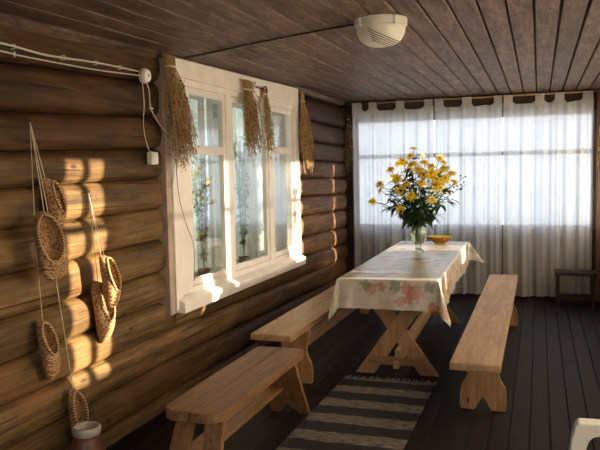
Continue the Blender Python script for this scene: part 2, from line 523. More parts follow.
mx = s.n('ShaderNodeMixShader'); mx.inputs[0].default_value = .06
s.l(t.outputs[0], mx.inputs[1]); s.l(g.outputs[0], mx.inputs[2]); s.l(mx.outputs[0], s.out.inputs[0])
M['clearglass'] = s.m
veranda_window('window_2', 'x', -2.16, .60, OZ0, OZ1, 1.665, FAR+.04, FAR+.10)

# right wall (outside the frame, but it shapes the light): sill wall, posts, windows
SX = .80
bm = bmesh.new()
b2(bm, SX, SX+.1, -2.3, 8.53, -.1, .80); b2(bm, SX, SX+.1, -2.3, 8.53, 2.06, 2.37)
for a, b in ((-2.3, -.6), (2.0, 2.12), (5.02, 5.14), (8.40, 8.53)): b2(bm, SX, SX+.1, a, b, .80, 2.06)
b2(bm, SX+.1, SX+.2, 8.45, 9.25, -.4, 2.5)  # unseen outer fin, added to keep the sun off the far curtains
struct('wall_right', bm, M['darkwood_x'])
for i, (a, b) in enumerate(((-.6, 2.0), (2.12, 5.02), (5.14, 8.40))):
    veranda_window(f'window_{3+i}', 'y', a, b, .80, 2.06, 1.66, SX+.03, SX+.07)
# wall behind the camera, with an open doorway
bm = bmesh.new()
b2(bm, -2.48, -1.5, -2.4, -2.3, -.1, 2.37); b2(bm, .0, .9, -2.4, -2.3, -.1, 2.37); b2(bm, -1.5, .0, -2.4, -2.3, 2.1, 2.37)
struct('wall_front', bm, M['darkwood'])

# outdoors
bm = bmesh.new(); b2(bm, -60, 60, -60, 80, -.45, -.40)
struct('ground', bm, M['hazy_lawn'])

# ---------------------------------------------------------------- the log wall's window
XC = -2.205     # front face of the casing
def window_1():
    bm = bmesh.new()
    y0, y1, z0 = 3.968, 6.475, .60
    # casing boards
    prism(bm, [(y0, .62), (y0+.085, .62), (y0+.085, 2.243), (y0, 2.243)], -2.235, XC, 'x')
    prism(bm, [(y1-.12, .62), (y1, .62), (y1, 2.300), (y1-.12, 2.298)], -2.235, XC, 'x')
    prism(bm, [(y0+.085, 2.13), (y1-.12, 2.13), (y1-.12, 2.298), (y0+.085, 2.244)], -2.235, XC, 'x')
    w = struct('window_1', bm, M['white_paint'], bevel=.004)
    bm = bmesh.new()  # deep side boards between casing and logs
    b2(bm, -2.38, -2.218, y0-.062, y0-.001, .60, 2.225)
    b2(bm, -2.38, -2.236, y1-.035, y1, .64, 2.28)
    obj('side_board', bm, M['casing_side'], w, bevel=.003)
    bm = bmesh.new()  # apron and sloping sill
    prism(bm, [(-2.25, .597), (-2.165, .597), (-2.165, .665), (-2.205, .685), (-2.30, .72), (-2.30, .597)], y0+.03, y1+.01, 'y')
    obj('window_sill', bm, M['white_paint'], w, bevel=.004)
    bm = bmesh.new()  # fixed frame and posts between the sashes
    for a, b in ((4.03, 4.235), (4.845, 4.935), (5.705, 5.795), (6.365, 6.44)):
        b2(bm, -2.29, -2.225, a, b, .70, 2.13)
    b2(bm, -2.29, -2.2255, 4.235, 6.365, 2.085, 2.1295); b2(bm, -2.29, -2.226, 4.235, 6.365, .68, .735)
    obj('window_frame', bm, M['white_paint'], w, bevel=.003)
    for k, (a, b, mz) in enumerate(((4.237, 4.843, 1.665), (4.937, 5.703, None), (5.797, 6.363, 1.70))):
        bm = bmesh.new(); frame_rect(bm, 'y', a, b, .737, 2.083, .042, -2.272, -2.235)
        if mz: b2(bm, -2.270, -2.238, a+.042, b-.042, mz-.03, mz+.03)
        sa = obj('sash', bm, M['white_paint'], w, bevel=.003)
        bm = bmesh.new(); b2(bm, -2.257, -2.254, a+.042, b-.042, .779, 2.041)
        obj('glass', bm, M['glass'], sa)
    # inner (second) sashes of the double window
    for a, b in ((4.24, 4.84), (4.94, 5.70), (5.80, 6.36)):
        bm = bmesh.new(); frame_rect(bm, 'y', a, b, .72, 2.10, .05, -2.435, -2.405)
        b2(bm, -2.43, -2.41, a+.05, b-.05, 1.65, 1.69)
        b2(bm, -2.43, -2.41, (a+b)/2-.02, (a+b)/2+.02, .77, 2.05)
        obj('inner_sash', bm, M['white_paint'], w)
    bm = bmesh.new()
    b2(bm, -2.50, -2.20-.06, 4.16, 6.62, .66, .68)
    b2(bm, -2.50, -2.40, 4.16, 6.62, .60, .71)
    obj('inner_sill', bm, M['white_paint'], w)
    bm = bmesh.new()
    b2(bm, -2.50, -2.292, 6.405, 6.43, .60, 2.18); b2(bm, -2.50, -2.292, 4.02, 4.045, .60, 2.18); b2(bm, -2.50, -2.292, 4.045, 6.405, 2.155, 2.18)
    obj('jamb', bm, M['white_paint'], w)
    return w
window_1()
# the room behind that window, only what its panes show
bm = bmesh.new()
b2(bm, -4.6, -4.5, 2.0, 9.0, -.1, 2.5); b2(bm, -4.6, -2.5, 1.9, 2.0, -.1, 2.5); b2(bm, -4.6, -2.5, 9.0, 9.1, -.1, 2.5)
b2(bm, -4.6, -2.5, 1.9, 9.1, 2.5, 2.6); b2(bm, -4.6, -2.5, 1.9, 9.1, -.2, -.1)
struct('trim_9', bm, plain('room_plaster', (.42, .44, .42), .9, .1, 2, .2))
def inner_curtain(y0, y1, label, amp=.02, ph=0):
    bm = bmesh.new(); n = int((y1-y0)/.008); rows = []
    for a in range(n+1):
        y = lerp(y0, y1, a/n); row = []
        for k in range(12):
            z = lerp(.70, 2.18, k/11)
            row.append(bm.verts.new((-2.52+amp*sin(y*70+ph+sin(y*13))+.008*sin(y*23+z), y, z)))
        rows.append(row)
    for a, b in zip(rows, rows[1:]):
        for k in range(11): bm.faces.new((a[k], a[k+1], b[k+1], b[k]))
    tag(obj('inner_curtain', bm, M['curtain_in'], smooth=True), label, 'curtain', 'lace curtains behind the log wall window')
inner_curtain(4.20, 4.52, 'thin pale curtain hanging behind the window sash beside the power socket')
inner_curtain(4.66, 5.20, 'thin pale curtain behind the post between the first and middle panes')
inner_curtain(5.42, 6.00, 'thin pale curtain behind the window post below the paired herb bunches', ph=1)
inner_curtain(6.02, 6.62, 'thin pale curtain behind the window sash nearest the curtained end', ph=2)

def leaf(bm, base, d, up, L, w, curl=.3):
    d = d.normalized(); s = d.cross(up)
    if s.length < 1e-3: s = d.orthogonal()
    s.normalize(); u = s.cross(d); n = 6; rows = []
    for i in range(n+1):
        t = i/n; ww = w*sin(PI*min(1, t*.93+.07))**.8*(1-t*.25); p = base+d*L*t-Vector((0, 0, 1))*curl*L*t*t
        rows.append([bm.verts.new(p-s*ww+u*.1*ww), bm.verts.new(p-u*ww*.15), bm.verts.new(p+s*ww+u*.1*ww)])
    for a, b in zip(rows, rows[1:]):
        for k in range(2): bm.faces.new((a[k], a[k+1], b[k+1], b[k]))
def added_plant(y, seed, label, n, h):  # added plants, standing in for the green mottling in the panes
    t = thing('added_plant', label, 'plant', (-2.335, y, .712)); rr = random.Random(seed)
    bm = bmesh.new(); lathe(bm, [(0, 0), (.035, 0), (.048, .09), (.044, .09), (.040, .075), (0, .075)], 20); obj('pot', bm, M['clay'], t, smooth=True)
    st = bmesh.new(); lf = bmesh.new()
    for k in range(n):
        a = rr.uniform(0, 6.28); P = bez([(0, 0, .07), (.015*cos(a), .06*sin(a), h*.45), (.02*cos(a), rr.uniform(-.15, .15), h*rr.uniform(.6, 1))], 6)
        tube(st, P, .002, 4)
        for q in range(14):
            p = P[rr.randint(2, len(P)-1)]; b = rr.uniform(0, 6.28)
            leaf(lf, p, Vector((.25*cos(b), sin(b), rr.uniform(-.3, .6))), Vector((0, 0, 1)), rr.uniform(.03, .06), rr.uniform(.008, .014), .4)
    obj('stems', st, M['leaf2'], t); obj('leaves', lf, M['hedge'], t, recalc=False)
added_plant(5.36, 1, 'added leafy plant giving the middle window pane its green mottling', 26, 1.15)
added_plant(4.62, 2, 'added leafy plant giving the window pane nearest the socket its green mottling', 18, 1.0)

# ---------------------------------------------------------------- curtain rod and curtains at the far end
CY = FAR-.075
bm = bmesh.new(); tube(bm, [(-2.20, CY, 2.305), (-.8, CY, 2.308), (.60, CY, 2.312)], .011, 10)
tag(obj('curtain_rod', bm, M['rodwood'], smooth=True), 'slim light wooden curtain rod under the ceiling boards', 'curtain rod')

def curtain(x0, x1, tabs, label, seed, mat='curtain', axis='x', base=CY, ztop=2.238, zbot=.03, group='tab-top curtains along the far windows', folds=None, rodz=2.308, name='tab_top_curtain', amp0=1.0, rodr=.014):
    rr = random.Random(seed); ph = [rr.uniform(0, 6.3) for _ in range(6)]
    W = x1-x0; n = max(24, int(W/.0085)); nz = 34
    centres = [(a+b)/2 for a, b in tabs]
    def P(x, d, z): return (x, base+d, z) if axis == 'x' else (base+d, x, z)
    bm = bmesh.new(); rows = []
    for a in range(n+1):
        u = a/n; x = x0+W*u; row = []
        near = min(min(abs(x-t0), abs(x-t1)) if not (t0 <= x <= t1) else 0 for t0, t1 in tabs)
        gap = .2
        for (ta, tb), (tc, td) in zip(tabs, tabs[1:]):
            if tb < x < tc: gap = tc-tb
        sag = .028*min(1, near/.03)*(1 if near > 0 else 0)*(1+.6*noise.noise(Vector((x*6, seed, 0))))
        for k in range(nz+1):
            v = k/nz; zt = ztop-sag
            z = lerp(zt, zbot+.006*sin(x*9+ph[0]), v)
            fall = min(1, v*3)
            f = .024*sin(x*41+ph[1]+1.3*sin(x*7+ph[2])+.5*v)+.013*sin(x*83+ph[3]+.8*sin(v*3))+.014*noise.noise(Vector((x*9, seed*3.1, v*1.2)))*1.6
            f += .010*(abs(sin(x*57+ph[4]+.6*sin(x*11+ph[5])))**.5-.6)
            f *= (.35+.65*fall)*amp0
            dx = .008*noise.noise(Vector((x*5, v*2.2, seed)))*v
            row.append(bm.verts.new(P(x+dx, f, z)))
        rows.append(row)
    for a, b in zip(rows, rows[1:]):
        for k in range(nz): bm.faces.new((a[k], a[k+1], b[k+1], b[k]))
    root = obj(name, bm, M[mat], smooth=True)
    tag(root, label, 'curtain', group)
    for t0, t1 in tabs:
        bm = bmesh.new(); r = rodr; N = 14; ring = []
        path = [(.004, ztop-.06), (r, ztop+.01), (r, rodz-.008)]
        for k in range(1, 8):
            an = PI*k/8; path.append((r*cos(an), rodz+r*.9*sin(an)))
        path += [(-r, rodz-.008), (-r, ztop+.01), (-.004, ztop-.06)]
        A = [bm.verts.new(P(t0+.002, d, z)) for d, z in path]; B = [bm.verts.new(P(t1-.002, d*1.05, z)) for d, z in path]
        for k in range(len(path)-1): bm.faces.new((A[k], A[k+1], B[k+1], B[k]))
        obj('tab', bm, M[mat], root, smooth=True)
    return root
curtain(-2.150, -1.172, [(-2.150, -2.03), (-1.945, -1.845), (-1.615, -1.515), (-1.28, -1.178)],
        'sheer white tab-top curtain hanging beside the log wall', 3)
curtain(-1.160, -.398, [(-1.158, -1.055), (-.845, -.735), (-.49, -.400)],
        'sheer white tab-top curtain hanging directly behind the bowl and table corner', 8)
curtain(-.386, .560, [(-.384, -.283), (-.045, .055), (.160, .262), (.448, .555)],
        'sheer white tab-top curtain hanging behind the dark low stand', 14)

# curtains along the sunny side: gaps between them let slits of sun through
TAZ = math.tan(math.radians(8)); TEL = math.tan(math.radians(8))
def sh(y): return y+(SX+2.24)*TAZ      # where a ray that lands at y on the logs crosses this side
gaps = [(2.945, 3.075), (3.145, 3.265), (4.40, 4.60), (4.80, 4.83), (6.20, 6.66), (7.795, 7.84)]
edges = [-.75]
for a, b in gaps: edges += [sh(a), sh(b)]
edges += [8.37]
rodx = SX-.07
bm = bmesh.new(); tube(bm, [(rodx, -.8, 2.20), (rodx, 8.36, 2.20)], .012, 8)
tag(obj('curtain_rod', bm, M['rodwood'], smooth=True), 'long wooden curtain rod above the sunny side windows', 'curtain rod')
names = ['long warm-lit curtain nearest the doorway on the sunny side', 'narrow curtain strip between the two closest sun slits', 'warm-lit curtain on the sunny side beside the plastic chair',
         'warm-lit narrow curtain on the sunny side at mid bench', 'warm-lit curtain on the sunny side beside the long bench', 'warm-lit curtain on the sunny side near the far end', 'narrow curtain strip in the sunny far corner']
for i in range(0, len(edges), 2):
    a, b = edges[i], edges[i+1]
    if b-a < .02: continue
    n = max(1, int((b-a)/.35)); tw = min(.09, (b-a)/2.5)
    tabs = [(lerp(a, b-tw, k/n), lerp(a, b-tw, k/n)+tw) for k in range(n+1)] if b-a > .2 else [(a, b)]
    curtain(a, b, tabs, names[i//2], 20+i, 'curtain_side', 'y', rodx, 2.13, .05, 'curtains along the sunny side', rodz=2.20, name='side_curtain', amp0=.5 if b-a > .2 else .15)

# ---------------------------------------------------------------- benches
def leg_profile(w, h):
    """half-width at heights of a scroll-cut bench end, with a notch between the feet"""
    hp = [(0, .98), (.07, 1.0), (.22, 1.0), (.36, .95), (.46, .78), (.56, .68), (.66, .72), (.78, .84), (.9, .90), (1, .9)]
    R = [(w/2*a, z*h) for z, a in hp]
    Lf = [(-x, z) for x, z in reversed(R)]
    notch = [(-w*.17, 0), (-w*.13, .025), (-w*.03, .075), (0, .085), (w*.03, .075), (w*.13, .025), (w*.17, 0)]
    return R+Lf+notch
def long_bench(name, label, x, y0, y1, w, legs, h=.45, lw=.92):
    t = thing(name, label, 'bench', (x, y0, 0), group='long plank benches at the table')
    L = y1-y0; T = .045
    bm = bmesh.new(); b2(bm, -w/2, w/2, 0, L, h-T, h)
    obj('seat', bm, M['pine'], t, bevel=.008, seg=3)
    for ly in legs:
        bm = bmesh.new(); prism(bm, leg_profile(w*lw, h-T), ly-y0-.02, ly-y0+.02, 'y')
        lg = obj('leg', bm, M['pine_z'], t, bevel=.004)
    bm = bmesh.new(); b2(bm, -.02, .02, legs[0]-y0+.02, legs[-1]-y0-.02, .20, .285)
    st = obj('stretcher', bm, M['pine'], t, bevel=.004)
    for ly in (legs[0]-.022, legs[-1]+.022):
        bm = bmesh.new(); b2(bm, -.013, .013, ly-y0-.006, ly-y0+.006, .13, .36)
        obj('wedge', bm, M['pine_z'], st, bevel=.002)
    return t
long_bench('bench', 'long pine bench with scroll-cut ends standing clear of the table', -.322, 3.80, 7.12, .27, (4.40, 6.86), lw=1.04)
long_bench('bench', 'long pine bench with scroll-cut ends between table and log wall', -1.645, 4.17, 7.45, .285, (4.64, 7.10))

def short_bench():
    t = thing('bench', 'short two-plank pine bench with rounded corners and splayed legs', 'bench', (-1.462, 2.70, 0))
    L, w, h, T = 1.18, .305, .45, .05
    for s in (-1, 1):
        bm = bmesh.new(); r = .085; pts = []
        if s > 0:
            pts = [(0.003, 0)]+[(w/2-r+r*sin(a), r-r*cos(a)) for a in [PI/2*k/7 for k in range(8)]]
            r2 = .03
            pts += [(w/2-r2+r2*cos(a), L-r2+r2*sin(a)) for a in [PI/2*k/5 for k in range(6)]]+[(.003, L)]
        else:
            r2 = .03
            pts = [(-.003, 0), (-.003, L)]+[(-(w/2-r2)-r2*sin(a), L-r2+r2*cos(a)) for a in [PI/2*k/5 for k in range(6)]]
            pts += [(-(w/2-r)-r*cos(a), r-r*sin(a)) for a in [PI/2*k/7 for k in range(8)]]
        prism(bm, pts, h-T, h, 'z')
        obj('seat_plank', bm, M['pine_old'], t, bevel=.006, seg=2)
    for end, (yt, yb) in ((0, (.13, -.06)), (1, (L-.10, L+.15))):
        # splayed end board cut into two feet by a tall notch
        hh = h-T; sl = (yb-yt)/hh
        for s in (-1, 1):
            pts = [(s*.022, hh), (s*.118, hh), (s*.145, 0), (s*.065, 0)]
            if end == 1: pts = [(s*.001, hh), (s*.118, hh), (s*.125, 0), (s*.07, 0), (s*.001, .07)]
            if s < 0: pts = pts[::-1]
            bm = bmesh.new()
            Mx = Matrix(((1, 0, 0, 0), (0, 1, -sl, yb), (0, 0, 1, 0), (0, 0, 0, 1)))
            Mx = Matrix(((1, 0, 0, 0), (0, 1, (yt-yb)/hh, yb), (0, 0, 1, 0), (0, 0, 0, 1)))
            prism(bm, pts, -.018, .018, 'y', Mx)
            obj('leg', bm, M['pine_old_z'], t, bevel=.004)
    bm = bmesh.new(); b2(bm, -.123, .007, .10, L+.0, .185, .208)
    obj('shelf', bm, M['pine_old'], t, bevel=.004)
    for y in (.16, L-.17):
        bm = bmesh.new(); b2(bm, -.115, .115, y-.02, y+.02, h-T-.03, h-T-.001)
        obj('cleat', bm, M['pine_old'], t, bevel=.003)
    return t
short_bench()

# ---------------------------------------------------------------- table
TX0, TX1, TY0, TY1, TZ = -1.305, -.642, 4.66, 7.24, .755
TROT = math.radians(1.1)
def table():
    xc = (TX0+TX1)/2
    t = thing('trestle_table', 'long pine trestle table with crossed plank legs under the flowered cloth', 'table', (xc, TY0, 0), TROT)
    W, L = TX1-TX0, TY1-TY0
    bm = bmesh.new(); n = 5
    for k in range(n): b2(bm, -W/2+W*k/n+.001, -W/2+W*(k+1)/n-.001, 0, L, TZ-.035, TZ)
    obj('tabletop', bm, M['pine'], t)
    for y in (.35, 2.15):
        for s in (-1, 1):
            x0, x1 = -s*.238, s*.245
            hw = .070
            pts = [(x0-hw, 0), (x0+hw, 0), (x1+hw, TZ-.075), (x1-hw, TZ-.075)]
            bm = bmesh.new(); o = .0 if s > 0 else .0225
            prism(bm, pts, y-.021+o, y+.0+o, 'y')
            obj('leg', bm, M['pine_z'], t, bevel=.003)
        bm = bmesh.new()
        prism(bm, [(-.235, .045), (-.15, .045), (-.13, .075), (.13, .075), (.15, .045), (.235, .045), (.185, .135), (-.185, .135)], y-.036, y-.0215, 'y')
        obj('crossbar', bm, M['pine_x'], t, bevel=.003)
        bm = bmesh.new(); b2(bm, -.33, .33, y-.03, y+.03, TZ-.075, TZ-.036)
        obj('bearer', bm, M['pine_x'], t, bevel=.003)
    bm = bmesh.new(); b2(bm, -.022, .022, .375, 2.125, .07, .17)
    b2(bm, -.021, .021, .30, .374, .05, .105)
    obj('stretcher', bm, M['pine'], t, bevel=.004)
table()

def tablecloth():
    d = .205; step = .009; W, L = TX1-TX0+.012, TY1-TY0+.012; x0, y0 = TX0-.006, TY0-.006
    nx = int(round((W+2*d)/step)); ny = int(round((L+2*d)/step))
    rr = random.Random(11)
    roses = []
    # (s, t, radius, kind) in cloth metres measured from the near corner of the tabletop
    roses += [(.23, -.07, .045, 1), (.30, -.05, .035, 1), (.53, -.085, .062, 0), (.485, -.13, .045, 1), (.43, -.15, .04, 0), (.47, -.06, .05, 1), (.19, -.045, .04, 2), (.40, -.045, .045, 2), (.62, -.05, .045, 2),
              (-.12, .02, .05, 1), (-.10, -.10, .04, 0), (W+.10, -.14, .06, 1), (W+.05, -.05, .04, 0), (W-.03, -.18, .04, 1)]
    for k in range(17):
        y = .10+k*.155
        for s in (-1, 1):
            roses.append(((W+.09 if s > 0 else -.09)+rr.uniform(-.05, .05), y+rr.uniform(-.04, .04), rr.uniform(.035, .06), rr.choice((0, 1, 1, 0, 2))))
    for k in range(34):
        roses.append((rr.uniform(.04, W-.04), rr.uniform(.1, L-.1), rr.uniform(.035, .07), rr.choice((0, 1, 2, 2, 3, 3))))
    for k in range(10): roses.append((rr.uniform(.2, W-.1), 1.0+rr.uniform(-.2, .2), rr.uniform(.04, .07), rr.choice((0, 1, 1, 2))))
    cols = {0: (.50, .15, .035), 1: (.46, .13, .08), 2: (.15, .18, .10), 3: (.50, .40, .30)}
    def printcol(s, t):
        base = [.53, .475, .395]
        q = noise.noise(Vector((s*4, t*4, 3)))*.05+noise.noise(Vector((s*11, t*26, 8)))*.07+noise.noise(Vector((s*50, t*50, 5)))*.05
        c = [v+q for v in base]
        # pale woven bands and a rectangular border
        if abs(min(s-.09, W-.09-s, t-.09, L-.09-t)) < .006: c = [v*.84 for v in c]
        for (a, b, r, k) in roses:
            dx, dy = s-a, t-b; dd = math.hypot(dx, dy)
            if dd > r*1.6: continue
            an = math.atan2(dy, dx)
            rad = r*(.85+.10*sin(5*an+a*40))+r*.45*noise.noise(Vector((s*45, t*45, 1)))
            if dd < rad:
                ring = .9+.35*sin(dd/r*13+2*an)+.3*noise.noise(Vector((s*90, t*90, 4)))
                f = .72 if k != 3 else .35
                c = [lerp(v, w*ring, f) for v, w in zip(c, cols[k])]
        return c
    bm = bmesh.new(); lay = bm.verts.layers.float_color.new('print'); grid = []
    for i in range(nx+1):
        row = []
        for j in range(ny+1):
            s, t = -d+(W+2*d)*i/nx, -d+(L+2*d)*j/ny
            u = max(0, -s, s-W); v = max(0, -t, t-L)
            sx = -1 if s < 0 else (1 if s > W else 0); sy = -1 if t < 0 else (1 if t > L else 0)
            px_, py_ = min(max(s, 0), W), min(max(t, 0), L)
            z = 0; ox = oy = 0
            if u > 0 and v > 0:
                rho = math.hypot(u, v); th = math.atan2(v, u)
                k = max(0, sin(2*th))**.65
                o = .36*rho*k; o = o*(1+.12*sin(6*th))
                an = th
                ox, oy = o*cos(an)+.012, o*sin(an)+.012
                # a crease: both flanks curl back toward the tip
                z = -math.sqrt(max(0, rho*rho-o*o))*(1+.25*k)
                if z < -.25: z = -.25+(z+.25)*.45
                if sx < 0 and sy < 0: ox -= .05*rho*k
                if sx > 0 and sy < 0: ox += .06*rho*k; 
                if sx > 0 and sy > 0: ox += .45*rho*k; z *= .88
            elif u > 0:
                rip = .007*sin(t*17+.9*sin(t*5))+.0035*sin(t*41+2)
                ox = .010+u/d*(.014+rip); z = -u
                if sx > 0: z = -u*(1+.10*sin(t*4))
            elif v > 0:
                rip = .006*sin(s*15+1)+.004*sin(s*37)
                oy = .010+v/d*(.010+rip); z = -v
            if u > 0 or v > 0:
                e = max(u, v)
                if e < .012: z *= .6
            P = Vector((x0+px_+sx*ox, y0+py_+sy*oy, TZ+.004+z+.0012*noise.noise(Vector((s*9, t*9, 0)))*(1 if z == 0 else 0)))
            vt = bm.verts.new(P); c = printcol(s, t); vt[lay] = (max(0, c[0]), max(0, c[1]), max(0, c[2]), 1)
            row.append(vt)
        grid.append(row)
    for i in range(nx):
        for j in range(ny): bm.faces.new((grid[i][j], grid[i+1][j], grid[i+1][j+1], grid[i][j+1]))
    o = obj('tablecloth', bm, M['oilcloth'], smooth=True)
    pc = Vector(((TX0+TX1)/2, TY0, 0)); o.matrix_world = Matrix.Translation(pc) @ Matrix.Rotation(TROT, 4, 'Z') @ Matrix.Translation(-pc)
    tag(o, 'cream tablecloth printed with orange roses, draped over the trestle table', 'tablecloth')
tablecloth()

# ---------------------------------------------------------------- rug
def rug():
    t = thing('rag_rug', 'woven rag rug with dark grey and pale stripes on the floor', 'rug', (-1.0, 3.2, 0))
    bm = bmesh.new(); nx, ny = 14, 80; rows = []
    W, L = .655, 1.60
    for i in range(nx+1):
        row = []
        for j in range(ny+1):
            y = L*j/ny; e = .006*noise.noise(Vector((0 if i < nx/2 else 5, y*9, 1)))*(1 if i in (0, nx) else .5)
            x = -W/2+W*i/nx+e-.01*(1-j/ny); z = .009+.003*noise.noise(Vector((x*5, y*5, 2)))
            row.append(bm.verts.new((x, y+.03*(i/nx-.5), z)))
        rows.append(row)
    for a, b in zip(rows, rows[1:]):
        for k in range(ny): bm.faces.new((a[k], a[k+1], b[k+1], b[k]))
    r = bmesh.ops.extrude_face_region(bm, geom=list(bm.faces))
    for v in r['geom']:
        if isinstance(v, bmesh.types.BMVert): v.co.z = .001
    obj('weave', bm, M['rug'], t, smooth=False)
    bm = bmesh.new(); rr = random.Random(5)
    for k in range(58):
        x = -W/2+W*(k+.5)/58; y = L+.03*(x/W)
        dx = rr.uniform(-.02, .02)
        tube(bm, [(x, y-.01, .008), (x+dx*.5, y+.03, .009), (x+dx, y+rr.uniform(.05, .085), .006)], [.004, .0035, .003], 4)
    obj('fringe', bm, M['fringe'], t)
rug()

# ---------------------------------------------------------------- bast shoes
def shoe_mesh(L, W, H, open0, open1):
    """sole lies in the x-y plane's z=0, length along +y (heel 0, toe L)"""
    bm = bmesh.new(); n, m = 44, 36; rows = []
    for i in range(n+1):
        t = i/n; tt = .5-.5*cos(PI*t)
        y = L*tt
        wv = W/2*(1-abs(2*tt-1)**3.2)**.5*(.86+.20*tt) if 0 < tt < 1 else 0
        hv = H*((1-abs(2*tt-1)**2.6)**.5)*(1.05-.30*max(0, tt-.45)/.55)
        row = []
        for k in range(m):
            a = 2*PI*k/m; ca, sa = cos(a), sin(a)
            x = wv*math.copysign(abs(ca)**.8, ca); z = hv*.5+hv*.5*math.copysign(abs(sa)**.8, sa)
            oc = (open0+open1)/2; orad = (open1-open0)/2
            e = ((tt-oc)/orad)**2+(x/(W*.40))**2
            if e < 1 and sa > 0:
                z = lerp(z, hv*.14+.004, min(1, (1-e)*4.5))
            row.append(bm.verts.new((x, y, z)))
        rows.append(row)
    for a, b in zip(rows, rows[1:]):
        for k in range(m): bm.faces.new((a[k], a[(k+1) % m], b[(k+1) % m], b[k]))
    bmesh.ops.remove_doubles(bm, verts=bm.verts, dist=1e-5)
    # rim
    rim = bmesh.new(); pts = []
    oc = (open0+open1)/2; orad = (open1-open0)/2
    for k in range(40):
        a = 2*PI*k/40; tt = oc+orad*cos(a); x = W*.40*sin(a)
        hv = H*((1-abs(2*tt-1)**2.6)**.5)*(1.05-.30*max(0, tt-.45)/.55)
        wv = W/2*(1-abs(2*tt-1)**3.2)**.5*(.86+.20*tt)
        x = max(-wv*.93, min(wv*.93, x)); ca = abs(x)/wv
        z = hv*.5+hv*.5*(max(0, 1-ca**2.5))**.4
        pts.append((x, L*tt, z+.001))
    tube(rim, pts, .0072, 6, closed=True)
    # criss-cross straps over the toe
    strap = bmesh.new()
    for q in range(4):
        tt0 = open1+.04+q*(1-open1-.10)/4
        ps = []
        for k in range(-6, 7):
            u = k/6; tt = min(.965, tt0+.05*(1-u*u))
            hv = H*((1-abs(2*tt-1)**2.6)**.5)*(1.05-.30*max(0, tt-.45)/.55)
            wv = W/2*(1-abs(2*tt-1)**3.2)**.5*(.86+.20*tt)
            x = wv*u*.98; z = hv*.5+hv*.5*(max(0, 1-abs(u*.98)**2.5))**.4
            ps.append((x, L*tt, z+.001))
        tube(strap, ps, .0050, 5)
    return bm, rim, strap

def bast_shoe(label, loc, L, W, H, tilt, yaw, roll=0, strings=(), o=(.06, .60), group='bast shoes hanging on the log wall'):
    """loc = heel point; hangs toe down, sole to the wall"""
    t = thing('bast_shoe', label, 'shoe', loc, group=group)
    # local shoe: y along length -> world -Z ; z (up of the shoe) -> world +X ; x -> world +-Y
    B = Matrix(((0, 0, 1), (-1, 0, 0), (0, -1, 0)))   # columns: x->(0,-1,0), y->(0,0,-1), z->(1,0,0)
    R = (Matrix.Rotation(yaw, 3, 'Z') @ Matrix.Rotation(tilt, 3, 'X') @ Matrix.Rotation(roll, 3, 'Y') @ B)
    t.rotation_euler = R.to_euler()
    body, rim, strap = shoe_mesh(L, W, H, *o)
    bd = obj('body', body, M['bast'], t, smooth=True)
    obj('rim', rim, M['braid'], bd, smooth=True)
    obj('toe_strap', strap, M['braid'], bd, smooth=True)
    Ri = R.inverted()
    for p, q in strings:
        bm = bmesh.new(); c = Vector(loc)
        tube(bm, [Ri @ (Vector(a)-c) for a in (p, q)], .0020, 5)
        obj('string', bm, M['string'], t)
    return t
XS = -2.235
nailA, nailB = (-2.225, 2.685, 1.755), (-2.215, 3.09, 1.415)
def nail(p, label):
    bm = bmesh.new(); tube(bm, [(p[0]-.04, p[1], p[2]), (p[0]+.012, p[1], p[2]+.003)], .0028, 6)
    tube(bm, [(p[0]+.010, p[1], p[2]+.003), (p[0]+.013, p[1], p[2]+.003)], .006, 8)
    tag(obj('nail', bm, M['iron']), label, 'nail')
nail(nailA, 'iron nail in the log holding strings of the four-shoe cluster')
nail(nailB, 'iron nail in the log holding strings of the stacked shoe pair')
# shoe lying behind, seen edge on; the wide one in front; two on long strings; the stacked pair
bast_shoe('slim bast shoe tucked behind the widest open shoe', (-2.215, 2.735, 1.495), .31, .105, .08, math.radians(22), math.radians(20), 0,
          [(nailA, (-2.20, 2.74, 1.49))])
bast_shoe('widest bast shoe, its oval opening facing out, below the first nail', (-2.155, 2.635, 1.345), .335, .135, .075, math.radians(10), math.radians(-30), 0,
          [(nailA, (-2.13, 2.635, 1.34)), (nailA, (-2.125, 2.655, 1.335))], o=(.05, .70))
bast_shoe('slender bast shoe dangling alone on a string above the clay pot', (-2.225, 2.665, .835), .315, .088, .07, math.radians(12), math.radians(-5), 0,
          [(nailA, (-2.165, 2.61, 1.20)), ((-2.165, 2.61, 1.20), (-2.195, 2.668, .828))], o=(.05, .55))
bast_shoe('bast shoe hanging lowest, its toe behind the clay pot rim', (-2.225, 2.885, .435), .28, .10, .06, math.radians(7), math.radians(-12), 0,
          [((-2.165, 2.735, 1.04), (-2.20, 2.875, .44))], o=(.05, .75))
bast_shoe('upper bast shoe of the stacked pair under the second nail', (-2.150, 3.07, 1.09), .31, .105, .08, math.radians(15), math.radians(8), 0,
          [(nailB, (-2.16, 3.10, 1.08)), (nailB, (-2.15, 3.115, 1.075))], o=(.05, .64))
bast_shoe('lower bast shoe of the stacked pair, cupped beneath the other', (-2.235, 3.115, .945), .36, .14, .085, math.radians(14), math.radians(8), 0,
          [(nailB, (-2.20, 3.12, .925))], o=(.05, .64))

